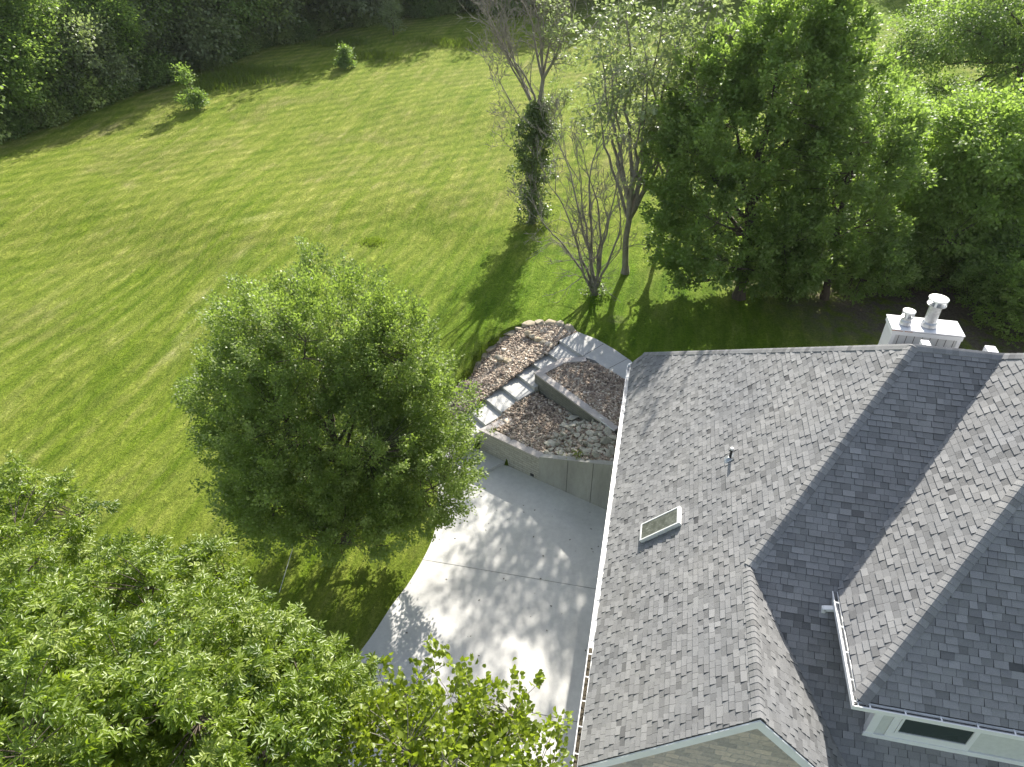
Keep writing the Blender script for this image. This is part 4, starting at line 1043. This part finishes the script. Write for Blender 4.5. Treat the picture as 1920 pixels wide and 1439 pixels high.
# ---- compound leaved trees close to the camera, lower left
def compound_tree(name, label, base, lobes, n, per, seed, lm='leaf_ash', L=.115, Wd=.043, group=None, r0=.16, tone_c=.55, bark='bark'):
    r = np.random.default_rng(seed); base = np.array(base, float)
    root = empty(name, tuple(base)); tag(root, label, 'tree', group)
    lob = [(np.array(c_)-base, np.array(rr)) for c_, rr in lobes]
    P, out, k = crown_points(lob, n, r, .5, .2); ok = P[:, 2] > 1; P, out = P[ok], out[ok]
    tb = Tubes(6); limbs(tb, (0, 0, 0), base[2]*0+4.0, P, r, 14, r0, .011, 1.0); tb.build('trunk', M[bark], root)
    n = len(P); idx = np.repeat(np.arange(n), per); N_ = len(idx)
    sd_ = unit(out*.7+np.array([0, 0, .75])+r.normal(0, .3, (n, 3)))[idx]
    t = r.random(N_)*.34
    az = r.uniform(0, 2*np.pi, N_); hv = unit(np.stack([np.cos(az), np.sin(az), r.uniform(-.25, .5, N_)], -1)+out[idx]*.3)
    a0 = P[idx]+sd_*t[:, None]+r.normal(0, .03, (N_, 3)); rl = r.uniform(.15, .27, N_)
    Nn = unit(np.array([0, 0, 1.])+r.normal(0, .35, (N_, 3))); S = unit(np.cross(hv, Nn)); Nn = np.cross(S, hv)
    PP = []; DD = []; NN = []; TT = []; tone0 = np.clip(r.normal(tone_c, .2, n)[idx]+r.normal(0, .12, N_), 0, 1)
    for f_, sgn in ((.3, 1), (.3, -1), (.62, 1), (.62, -1), (.95, 1), (.95, -1), (1.0, 0)):
        q = a0+hv*(rl*f_)[:, None]-np.array([0, 0, 1])*(rl*f_*f_*.25)[:, None]
        d = unit(hv*(1 if sgn == 0 else .75)+S*sgn*.8+np.array([0, 0, -.18])+r.normal(0, .3, (N_, 3)))
        PP.append(q); DD.append(d); NN.append(Nn+r.normal(0, .2, (N_, 3))); TT.append(tone0)
    PP = np.concatenate(PP); DD = np.concatenate(DD); NN = unit(np.concatenate(NN)); TT = np.concatenate(TT); m_ = len(PP)
    V, F = leaf_quads(PP, DD, NN, L*r.uniform(.7, 1.2, m_), Wd*r.uniform(.75, 1.2, m_), two=True)
    npmesh('crown', V, F, M[lm], root, tone=np.concatenate([TT, TT]))
    return root
def lobe(px, py, z, rr): p = at(px, py, z); return ((p[0], p[1], z), rr)
LA = [lobe(55, 1010, 8.9, (1.5, 1.3, 1.5)), lobe(110, 960, 8.6, (.7, .6, .6)), lobe(30, 1250, 9.5, (1.7, 1.6, 1.8)), lobe(215, 1140, 8.8, (1.4, 1.3, 1.3)), lobe(150, 1380, 9.8, (1.8, 1.7, 1.8)), lobe(30, 1450, 9.8, (1.7, 1.6, 1.6))]
c_ = at(120, 1250, 9.0); compound_tree('leafy_tree', 'bright green leafy tree filling the lower left corner of the photo', (c_[0], c_[1], -.1), LA, 600, 16, 31, group='leafy trees in the foreground', tone_c=.5)
LB = [lobe(345, 1100, 8.2, (1.0, .8, .8)), lobe(400, 1075, 8.0, (.75, .6, .6)), lobe(400, 1240, 8.9, (1.4, 1.2, 1.3)), lobe(300, 1390, 9.4, (1.6, 1.6, 1.5)), lobe(530, 1340, 8.6, (1.3, 1.2, 1.3)), lobe(610, 1285, 7.9, (.95, .7, .8)), lobe(480, 1430, 8.8, (1.4, 1.3, 1.3)), lobe(490, 1180, 8.0, (.7, .55, .6))]
c_ = at(420, 1300, 8.5); compound_tree('leafy_tree', 'bright green leafy tree between the corner tree and the sparse yellow green one', (c_[0], c_[1], -.1), LB, 640, 16, 32, group='leafy trees in the foreground', tone_c=.54)
LC = [lobe(840, 1370, 7.8, (1.45, 1.3, 1.2)), lobe(700, 1400, 8.0, (1.2, 1.2, 1.1)), lobe(960, 1420, 7.4, (1.0, 1.0, .9)), lobe(820, 1500, 8.0, (1.6, 1.3, 1.2))]
c_ = at(800, 1450, 7.5)
yt = make_tree('sparse_tree', 'sparse yellow green round leaved tree reaching over the driveway', 'tree', (c_[0], c_[1], 0), LC, 560, 15, .14, .12, .105, 'leaf_yellow', 'bark_grey', seed=33, fork=3.5, r0=.12, nmain=12, inner=.15, two=True, shoots=.35, sidefrac=1.0, tone_c=.5, noise_amp=.3)

# ---- bare branching trees
def grow(tb, p, d, L, rad, depth, r, spread=.5, up=.25, tips=None, kids=(2, 3), shrink=.72, nseg=5, wob=.12):
    pts = [p]; q = p.copy(); dd = d.copy()
    for i in range(nseg):
        dd = unit(dd+r.normal(0, wob, 3)+np.array([0, 0, up*.12])); q = q+dd*L/nseg; pts.append(q.copy())
    rad = max(rad, .011); r1 = max(rad*.66, .0075); ra = np.linspace(rad, r1, nseg+1); tb.add(np.array(pts), ra)
    if depth == 0:
        if tips is not None: tips.append((q, dd))
        return
    k = r.integers(kids[0], kids[1]+1)
    for i in range(k):
        nd_ = unit(dd+r.normal(0, spread, 3)+np.array([0, 0, up*.4])); grow(tb, q, nd_, L*shrink*r.uniform(.75, 1.15), r1*.85, depth-1, r, spread, up, tips, kids, shrink, nseg, wob)
    for i in range(2 if depth > 1 else 1):   # side twigs
        j = r.integers(2, nseg+1); nd_ = unit(dd*.5+r.normal(0, .8, 3)+np.array([0, 0, .2])); grow(tb, pts[j], nd_, L*.5*r.uniform(.6, 1.1), ra[j]*.4, max(0, depth-2), r, spread, up, tips, kids, shrink, 4, wob)

b = ground(1115, 552)
r = np.random.default_rng(41); root = empty('bare_tree', tuple(b)); tag(root, 'leafless multi stemmed tree fanning up from the lawn beyond the patio', 'tree')
tb = Tubes(5); tips = []
for (px, py) in ((1035, 190), (1075, 240), (1125, 230), (1172, 260), (1210, 330), (985, 350), (1090, 160), (1150, 330), (1020, 260), (1060, 380)):
    q = above(b, px, py)+np.array([0, r.uniform(-.8, .8), 0])-b; L_ = np.linalg.norm(q); s0 = np.array([r.uniform(-.15, .15), r.uniform(-.1, .1), 0.])
    dist_ = L_*.52; cv = curve(s0, s0+(q-s0)*.52, r, .05, 7, .05); ra = np.linspace(.085, .045, 7)*min(1, L_/7+.15); tb.add(cv, ra); dd = unit(cv[-1]-cv[-2])
    grow(tb, cv[-1], dd, L_*.2, ra[-1]*.9, 4, r, .3, .35, tips)
    for j in (2, 3, 4, 5):
        grow(tb, cv[j], unit(dd+r.normal(0, .7, 3)), L_*.16, .024, 2, r, .5, .2, tips)
tb.build('trunk', M['bark_grey'], root)
P = np.array([(0, 0, .25), (.2, .1, .6), (-.2, 0, .4), (.35, -.1, .4), (-.4, -.1, .15), (.55, .1, .2)]); foliage_mesh('foliage', P, unit(P+.01), r, 60, .22, .12, .09, M['leaf_ivy'], root)

b = ground(998, 418)
r = np.random.default_rng(42); root = empty('ivy_covered_tree', tuple(b)); tag(root, 'half dead tree with ivy wrapped trunk and bare spreading crown', 'tree')
tb = Tubes(5); tips = []
pth = [np.zeros(3)]+[above(b, px, py)-b for px, py in ((1000, 350), (1003, 280), (1008, 215), (1018, 150))]
tb.add(np.array(pth), [.24, .2, .18, .15, .12])
for fr, (px, py), rr in ((4, (1040, 30), .09), (4, (1020, 10), .09), (3, (955, 60), .09), (3, (930, 20), .08), (4, (1065, 60), .08), (3, (900, 10), .07), (2, (905, 100), .05), (1, (940, 210), .035), (3, (880, -10), .07), (4, (1000, -40), .08), (4, (985, -10), .09), (2, (1060, 190), .05), (4, (1090, -10), .08)):
    q = above(b, px, py)-b+np.array([0, r.uniform(-1.5, 1.5), 0]); s_ = pth[fr]; cv = curve(s_, s_+(q-s_)*.62, r, .08, 6); ra = np.linspace(rr, rr*.55, 6); tb.add(cv, ra)
    Lq = np.linalg.norm(q-s_); grow(tb, cv[-1], unit(cv[-1]-cv[-3]), Lq*.2, rr*.5, 4, r, .34, .3, tips)
    for j in (2, 3, 4, 5): grow(tb, cv[j], unit((cv[-1]-cv[-3])+r.normal(0, .5, 3)), Lq*.2, rr*.35, 3, r, .4, .2, tips)
tb.build('trunk', M['bark_grey'], root)
pp = np.array(pth); tt = r.random(230)**.8*.86; idx = tt*4; i0 = idx.astype(int).clip(0, 3); fr = (idx-i0)[:, None]; C0 = pp[i0]*(1-fr)+pp[i0+1]*fr
an = r.uniform(0, 2*np.pi, 230); rad_ = np.interp(tt, [0, .1, .25, .5, .7, .86], [.5, .6, .7, .95, .6, .2])*r.uniform(.2, 1.35, 230)*(1+.35*np.sin(tt*23+an*2))
out = np.stack([np.cos(an), np.sin(an), np.zeros(230)], -1); foliage_mesh('ivy', C0+out*rad_[:, None], out, r, 55, .2, .15, .12, M['leaf_ivy'], root, upb=.4, droop=.5)
tp = np.array([t_[0] for t_ in tips]); sel = tp[(tp[:, 0] > pp[4][0]-.3)]; sel = sel[r.permutation(len(sel))[:60]]
foliage_mesh('leaf_cluster', sel, unit(np.tile([0, 0, 1.], (len(sel), 1))+r.normal(0, .3, (len(sel), 3))), r, 26, .26, .17, .11, M['leaf_silver'], root)

# tall open tree behind the bare one
def open_tree(name, label, b, forkpx, targets, seed, nclump, per, lm, trunk_r=.2, sig=.33, L=.19, Wd=.1, bark='bark_grey', minfrac=.35):
    r = np.random.default_rng(seed); root = empty(name, tuple(b)); tag(root, label, 'tree'); tb = Tubes(6)
    f = above(b, *forkpx)-b; cv0 = curve((0, 0, 0), f, r, .03, 6); tb.add(cv0, np.linspace(trunk_r, trunk_r*.75, 6)); nodes = []
    tb.add(np.array([(0, 0, -.3), (0, 0, .02), (0, 0, .4)]), [trunk_r*1.6, trunk_r*1.4, trunk_r])
    for (px, py) in targets:
        q = above(b, px, py)-b+np.array([0, r.uniform(-2.6, 2.6), 0]); s_ = cv0[r.integers(3, 6)]; cv = curve(s_, q, r, .07, 12, .04); ra = np.linspace(trunk_r*.55, .015, 12); tb.add(cv, ra); nodes.append(cv)
    NP = np.concatenate([c_[int(len(c_)*minfrac):] for c_ in nodes]); base_i = r.integers(0, len(NP), nclump)
    P = NP[base_i]+r.normal(0, 1, (nclump, 3))*np.array([.85, .85, .6]); out = unit(P-NP[base_i]+np.array([0, 0, .3]))
    for i in range(nclump): tb.add(curve(NP[base_i[i]], P[i], r, .1, 4), np.linspace(.022, .006, 4))
    tb.build('trunk', M[bark], root); foliage_mesh('crown', P, out, r, per, sig, L, Wd, M[lm], root, upb=.5, droop=.35)
    return root
b = ground(1172, 512)
open_tree('tall_tree', 'tall open branched tree with sparse silvery foliage behind the bare tree', b, (1186, 345), ((1120, 40), (1160, -40), (1200, 20), (1245, -30), (1290, 30), (1340, -10), (1100, 150), (1265, 130), (1215, 120), (1150, 90), (1320, 90), (1180, -80), (1370, 60)), 51, 230, 34, 'leaf_silver', .2, minfrac=.5, sig=.26, L=.24, Wd=.14)
b = ground(1235, 470)
open_tree('tall_tree', 'slender leaning tree with leafy top just left of the big dark tree', b, (1250, 330), ((1300, 60), (1350, 20), (1390, 60), (1260, 60), (1330, -40), (1230, 150)), 52, 95, 36, 'leaf_silver', .15, sig=.26, L=.24, Wd=.14)

# ---- the leafy trees right of centre
b = ground(1385, 558)
def lb(base, px, py, rr, dy=0.0):
    p = above(np.array([base[0], base[1]+dy, base[2]]), px, py); return ((p[0], p[1], p[2]), rr)
make_tree('maple_tree', 'big dense dark green tree nearest behind the roof ridge', 'tree', b,
          [lb(b, 1385, 420, (4.1, 3.8, 2.9)), lb(b, 1400, 260, (3.9, 3.5, 2.9)), lb(b, 1480, 150, (3.3, 3.2, 3.0)), lb(b, 1500, 60, (2.0, 2.0, 2.3)), lb(b, 1300, 330, (2.2, 2.2, 2.0)), lb(b, 1310, 470, (2.2, 2.4, 1.7)), lb(b, 1440, 500, (2.6, 2.4, 1.5)),  lb(b, 1540, 80, (2.0, 2.0, 2.2), .5), lb(b, 1350, 170, (2.2, 2.2, 2.0), .5)],
          1350, 98, .31, .19, .13, 'leaf_dark', seed=61, fork=1.2, r0=.3, nmain=16, inner=.55, shoots=.8, tone_c=.5, noise_amp=.2)
b = ground(1545, 560)
make_tree('maple_tree', 'green tree with pale shining leaves right of the big dark one', 'tree', b,
          [lb(b, 1560, 430, (3.4, 3.0, 2.6)), lb(b, 1600, 300, (2.9, 2.8, 2.4)), lb(b, 1640, 230, (2.0, 2.0, 1.8), 1.0), lb(b, 1500, 480, (2.4, 2.2, 1.7), -.5), lb(b, 1620, 490, (2.4, 2.2, 1.6))],
          680, 84, .3, .19, .13, 'leaf_dark', seed=62, fork=1.5, r0=.2, nmain=12, inner=.5, shoots=.6, tone_c=.6, noise_amp=.2)
b = ground(1800, 520)
make_tree('bright_tree', 'bright yellow green spreading tree beyond the chimney', 'tree', b,
          [lb(b, 1820, 380, (3.6, 3.2, 2.6)), lb(b, 1860, 270, (3.4, 3.2, 2.3)), lb(b, 1760, 330, (2.2, 2.4, 1.9)), lb(b, 1740, 440, (2.2, 2.2, 1.7)), lb(b, 1900, 450, (2.8, 2.6, 2.4))],
          900, 95, .34, .2, .14, 'leaf_bright', seed=63, fork=1.8, r0=.22, nmain=14, inner=.5, tone_c=.45, noise_amp=.22)
b = ground(1905, 540)
make_tree('dark_tree', 'shaded green tree at the right edge behind the house', 'tree', b,
          [lb(b, 1900, 470, (3.0, 2.6, 2.2)), lb(b, 1950, 560, (2.4, 2.2, 1.8), -1), lb(b, 1840, 540, (2.2, 2.0, 1.5), -.5)],
          420, 80, .32, .17, .12, 'leaf_dark', seed=64, fork=1.2, r0=.16, nmain=10, inner=.5)
b = ground(1640, 520)
make_tree('dark_tree', 'low dark spreading tree in the gap behind the chimney', 'tree', b,
          [lb(b, 1650, 470, (2.2, 2.0, 1.3)), lb(b, 1700, 500, (1.8, 1.8, 1.1))], 200, 70, .3, .16, .11, 'leaf_dark', seed=65, fork=1.0, r0=.12, nmain=8, inner=.3)
b = ground(1905, 240)
make_tree('open_crowned_tree', 'wide open crowned tree in the upper right corner of the photo', 'tree', b,
          [lb(b, 1800, 60, (4.6, 4.0, 2.4)), lb(b, 1900, 20, (4.6, 4.4, 3.2)), lb(b, 1720, 110, (2.6, 2.6, 1.7)), lb(b, 1760, 180, (2.6, 3, 1.6), 1), lb(b, 1920, 130, (3.4, 3, 2.4))],
          560, 70, .45, .24, .16, 'leaf_dark', seed=66, fork=4.5, r0=.34, nmain=16, inner=.35, sidefrac=1.0)
b = ground(1640, 380)
make_tree('bright_tree', 'light green round topped tree seen in the gap beside the dark one', 'tree', b,
          [lb(b, 1650, 230, (3.0, 2.8, 2.3)), lb(b, 1600, 290, (2.4, 2.4, 2.0)), lb(b, 1700, 260, (2.2, 2.2, 1.8))], 460, 80, .36, .19, .13, 'leaf_bright', seed=67, fork=1.8, r0=.18, nmain=10, inner=.5, tone_c=.6)

for (px, py), rr, lm_, sd2, lab in (((1465, 545), (1.5, 1.2, 1.1), 'leaf_dark', 101, 'low green shrub between the two trunks behind the ridge'), ((1640, 548), (2.3, 1.4, 1.7), 'leaf_dark', 102, 'broad dark shrub left of the bare soil patch'),
        ((1862, 600), (2.0, 1.5, 1.8), 'leaf_dark', 103, 'shaded shrub right of the tall flue pipe'), ((1925, 640), (2.2, 1.6, 2.0), 'leaf_bright', 104, 'leafy shrub at the right edge just above the roof'), ((1760, 500), (2.4, 1.5, 1.7), 'leaf_dark', 105, 'dark shrub in front of the bright spreading tree'), ((1600, 470), (2.0, 1.5, 2.0), 'leaf_bright', 106, 'pale shrub behind the two maples')):
    b = ground(px, py); make_tree('shrub', lab, 'shrub', b, [((b[0], b[1], b[2]+rr[2]*.9), rr), ((b[0]+rr[0]*.6, b[1], b[2]+rr[2]*.6), tuple(x*.65 for x in rr))], 150, 75, .28, .15, .11, lm_, seed=sd2, fork=.4, r0=.05, nmain=6, inner=.4, shoots=.4)
# ---- the wood beyond the lawn: a few kinds, copied
def proto(name, lobes, n, per, sig, L, lm, seed, r0=.2, fork=2.0, tone_c=.5):
    return make_tree(name, 'x', 'tree', (0, 0, 0), lobes, n, per, sig, L, L*.75, lm, seed=seed, fork=fork, r0=r0, nmain=9, inner=.5, sidefrac=.25, tone_c=tone_c, noise_amp=.22)
pr = [proto('wood_tree', [((0, 0, 8), (4.2, 4.2, 3.6)), ((1.5, 1, 5), (3.6, 3.6, 2.6)), ((-2, -.5, 4.2), (3.2, 3.2, 2.6))], 520, 62, .5, .32, 'leaf_far', 71),
      proto('wood_tree', [((0, 0, 9.5), (3.4, 3.4, 4)), ((1, -1, 5.5), (3.6, 3.4, 3)), ((-1.6, 1, 5.5), (3, 3, 3))], 480, 50, .5, .32, 'leaf_dark', 72, tone_c=.4),
      proto('wood_tree', [((0, 0, 6.5), (4, 4, 3)), ((-1, .5, 9), (2.8, 2.8, 2.6)), ((2.2, 0, 4.2), (2.8, 2.8, 2.2))], 460, 62, .5, .32, 'leaf_bright', 73, tone_c=.4),
      proto('wood_tree', [((0, 0, 4.5), (3.6, 3.6, 2.8)), ((2, 1, 3), (2.4, 2.4, 1.9)), ((-2, 0, 3), (2.4, 2.6, 1.9))], 380, 62, .45, .3, 'leaf_silver', 74, tone_c=.35)]
bush = [proto('shrub', [((0, 0, 1.3), (2.1, 2.0, 1.5)), ((1.4, .4, .9), (1.3, 1.3, 1.0))], 150, 60, .36, .24, 'leaf_far', 75, .06, .3),
        proto('shrub', [((0, 0, 1.0), (1.9, 1.8, 1.2)), ((-1.1, 0, .8), (1.3, 1.2, .9))], 140, 60, .34, .22, 'leaf_dark', 76, .06, .3)]
KW = ['rounded mid green tree', 'tall dark green tree', 'bright green tree', 'low silvery green tree']
# front row along the lawn edge: photo positions of the trunks
row1 = [(-40, 255, 1, 1.15), (45, 232, 2, .95), (110, 205, 1, .95), (165, 188, 3, 1.1), (215, 168, 2, .9), (262, 150, 3, 1.25), (318, 132, 2, 1.05), (372, 118, 3, 1.2), (425, 100, 1, 1.0), (470, 86, 0, .95),  # a few on the left get bright leaf colour standing in for sunlit crowns
        (520, 72, 3, 1.25), (572, 58, 1, 1.0), (622, 46, 3, 1.3), (672, 36, 0, 1.0), (722, 27, 1, .9), (775, 20, 3, 1.25), (830, 12, 0, 1.0), (885, 6, 1, 1.0), (945, 18, 3, .95), (1000, 6, 0, .95), (1065, 2, 3, 1.1), (1130, -4, 1, .95), (1200, -8, 0, 1.0), (1290, -6, 2, 1.0), (1380, 0, 1, 1.0), (1470, -8, 0, 1.1), (1560, -14, 3, 1.2), (1735, -20, 1, 1.1), (1830, -14, 0, 1.1), (1920, -18, 2, 1.2)]
where = ['at the left end of the wood edge', 'in the wood edge near the top left corner', 'in the wood edge above the left lawn', 'beside the sapling at the wood edge', 'in the middle of the wood edge', 'at the far top of the lawn', 'in the far tree line behind the ivy tree', 'in the far tree line at the top right']
used = set()
rr_ = random.Random(9)
def put(protos, k, p, s, label, group, rz=None):
    src = protos[k]; o = src if id(src) not in used else copy_tree(src); used.add(id(src))
    o.location = (p[0], p[1], h1(p[0], p[1])-.1); o.rotation_euler = (0, 0, rr_.uniform(0, 6.28) if rz is None else rz); o.scale = (s*rr_.uniform(.9, 1.1), s*rr_.uniform(.9, 1.1), s)
    tag(o, label, 'tree' if protos is pr else 'shrub', group); return o
for i, (px, py, k, s) in enumerate(row1):
    p = ground(px, max(py, 4))
    p[1] += max(0, 4-py)*.7
    zone = 'along the left wood edge' if px < 480 else 'along the far top wood edge' if px < 900 else 'in the distant tree line'
    s *= (.96+.62*min(1, max(0, (i-6)/6)))*(1 if i < 26 else .7)
    put(pr, k, p, s, '%s, %s from the left %s' % (KW[k], ords[i], zone), 'trees at the edge of the wood')
# second row behind, each its own tree
back_lab = 'tree of the wood standing behind the front row, mostly hidden'
for i, (px, py, k, s) in enumerate(row1):
    if py <= 3: continue
    p = ground(px, py); v = unit(np.array([p[0], p[1]]))
    q = p[:2]+v*rr_.uniform(8, 12)+np.array([-v[1], v[0]])*rr_.uniform(-3, 3)
    put(pr, (k+1+i % 3) % 4, q, s*.92*rr_.uniform(.95, 1.1), 'tree hidden behind the %s front tree of the wood edge, nearer row' % ords[i], 'trees behind the wood edge')
    q = p[:2]+v*rr_.uniform(17, 24)+np.array([-v[1], v[0]])*rr_.uniform(-3, 3)
    put(pr, (k+2) % 3, q, s*.95*rr_.uniform(.95, 1.15), 'tree hidden behind the %s front tree of the wood edge, farther row' % ords[i], 'trees behind the wood edge')
for i in range(26):   # understorey shrubs along the lawn edge
    t = i/25*(len(row1)-12); j = int(t); f_ = t-j; px = row1[j][0]*(1-f_)+row1[j+1][0]*f_; py = row1[j][1]*(1-f_)+row1[j+1][1]*f_+rr_.uniform(4, 12)
    put(bush, i % 2, ground(px, py), rr_.uniform(.8, 1.35), 'dark low shrub, %s from the left under the wood edge' % ords[i], 'shrubs along the wood edge')
# saplings and tufts standing in the mown field
b = ground(366, 203)
make_tree('sapling', 'bushy sapling standing alone in sun near the wood edge', 'tree', b, [((b[0], b[1], b[2]+.8), (1.1, .9, .8)), ((b[0]+.3, b[1], b[2]+1.9), (.55, .5, .8)), ((b[0]-.4, b[1], b[2]+2.9), (.4, .4, .7))], 48, 46, .22, .2, .15, 'leaf_dark', seed=81, fork=.4, r0=.05, nmain=5, inner=.2)
b = ground(650, 127)
make_tree('sapling', 'small pointed evergreen sapling at the shade line on the lawn', 'tree', b, [((b[0], b[1], b[2]+.5), (.8, .8, .5)), ((b[0]+.1, b[1], b[2]+1.3), (.45, .45, .6)), ((b[0]-.1, b[1], b[2]+1.9), (.2, .2, .4))], 50, 60, .2, .2, .14, 'leaf_dark', seed=82, fork=.4, r0=.05, nmain=4, inner=.2)
b = ground(738, 66)
make_tree('sapling', 'pale thin sapling in shade below the far tree line', 'tree', b, [((b[0], b[1], b[2]+2.2), (1.3, 1.3, 1.6)), ((b[0], b[1], b[2]+3.8), (.8, .8, 1.2))], 40, 50, .3, .22, .14, 'leaf_silver', seed=83, fork=.8, r0=.06, nmain=5, inner=.2)
def tuft(px, py, w_, h_, n, seed, label, m='blade', name='tall_grass', L=(.5, 1.0)):
    r = np.random.default_rng(seed); b = ground(px, py)
    x = r.normal(0, w_[0], n); y = r.normal(0, w_[1], n); z = hgt(b[0]+x, b[1]+y)-b[2]
    D = unit(np.stack([r.normal(0, .3, n), r.normal(0, .3, n), np.ones(n)], -1)); Nn = unit(r.normal(0, 1, (n, 3)))
    V, F_ = leaf_quads(np.stack([x, y, z], -1), D, Nn, h_*r.uniform(L[0], L[1], n), np.full(n, .05*max(1, h_*1.4)))
    o = npmesh(name, V, F_, M[m], tone=np.clip(r.normal(.5, .22, n), 0, 1)); o.location = tuple(b); tag(o, label, 'grass', kind=None); return o
for i, (px, py, w_, h_, n, lab) in enumerate((((392, 165, (1.2, .7), .8, 700, 'bright unmown grass clump right of the lone sapling')), ((430, 152, (2.0, .8), .9, 1300, 'tall grass strip at the shade edge right of the sapling')), ((470, 138, (1.8, .7), .9, 1100, 'tall grass clump where the mown lawn turns along the wood')),
        ((645, 84, (1.8, .9), .9, 900, 'dark grass clump in the shade left of the pale sapling')), ((705, 108, (1.5, .7), .8, 800, 'dark grass mound right of the pointed sapling')), ((838, 84, (2.6, .7), .8, 900, 'long low grass clump in shade left of the ivy tree')), ((540, 132, (.9, .4), .5, 300, 'small grass clump on the sunlit side of the shade line')),
        ((700, 455, (.38, .3), .22, 500, 'small pale tuft of long grass in the lawn beyond the round tree')))):
    tuft(px, py, w_, h_, n, 90+i, lab, name='tall_grass' if i < 7 else 'grass_tuft')
# thin pale cord under the round tree
b0 = ground(524, 1112); b1 = ground(577, 990); mb = MB(); mb.tube([b0+(0, 0, .03), (b0+b1)/2+(0, 0, .45), b1+(0, 0, 1.1)], .012, 6)
o = mb.build('guy_cord', M['cable']); tag(o, 'thin pale cord slanting from the round tree down to the shaded lawn', 'cord')
# small green weeds on the lower bed
def weeds(p, n, s, seed, lab, m='leaf_yellow'):
    r = np.random.default_rng(seed); P = r.normal(0, 1, (n, 3))*np.array([s, s, s*.25]); P[:, 2] = np.abs(P[:, 2])
    V, F_ = leaf_quads(P, unit(r.normal(0, 1, (n, 3))+np.array([0, 0, .8])), unit(r.normal(0, .5, (n, 3))+np.array([0, 0, 1.])), np.full(n, .07), np.full(n, .045))
    o = npmesh('weed', V, F_, M[m], tone=r.random(n)); o.location = tuple(p); tag(o, lab, 'weed')
p = atc(850, 1062, 1.7); weeds((p[0], p[1], z1(p[0], p[1])+.08), 110, .17, 1, 'green weed among the creek rocks behind the concrete wall')
p = atc(745, 1050, 1.5); weeds((p[0], p[1], z1(p[0], p[1])+.08), 70, .11, 2, 'small green weed beside the joint of the two wall types')
p = atc(240, 860, 1.3); weeds((p[0], p[1], z1(p[0], p[1])+.03), 60, .12, 3, 'yellowish weed in gravel at the outer corner of the lower bed')

lr = random.Random(77); lb = MB()
for i in range(70):
    y = lr.uniform(9, 21); x = lr.uniform(-7, -.3)
    if y > 20.0 and x > -5: continue
    sz = lr.uniform(.02, .05); a = lr.uniform(0, 6.28)
    lb.poly([(x+sz*math.cos(a+k*1.57)*(1 if k % 2 else .55), y+sz*math.sin(a+k*1.57)*(1 if k % 2 else .55), .006+lr.uniform(0, .012)) for k in range(4)])
tag(lb.build('leaf_litter', M['litter']), 'scattered specks of dead leaf on the pale driveway', 'leaf litter', kind='stuff')
# ------------------------------------------------------------------ summer haze between here and the wood
hm = bpy.data.materials.new('haze'); hm.use_nodes = True; hn = hm.node_tree; hn.nodes.clear()
ho = hn.nodes.new('ShaderNodeOutputMaterial'); pv = hn.nodes.new('ShaderNodeVolumePrincipled')
pv.inputs['Color'].default_value = (0.9, 0.94, 1.0, 1); pv.inputs['Density'].default_value = 0.0001; pv.inputs['Anisotropy'].default_value = 0.3
hn.links.new(pv.outputs[0], ho.inputs['Volume'])
mb = MB(); mb.box((-1000, -400, -4), (1000, 1700, 40)); tag(mb.build('haze', hm), kind='stuff')
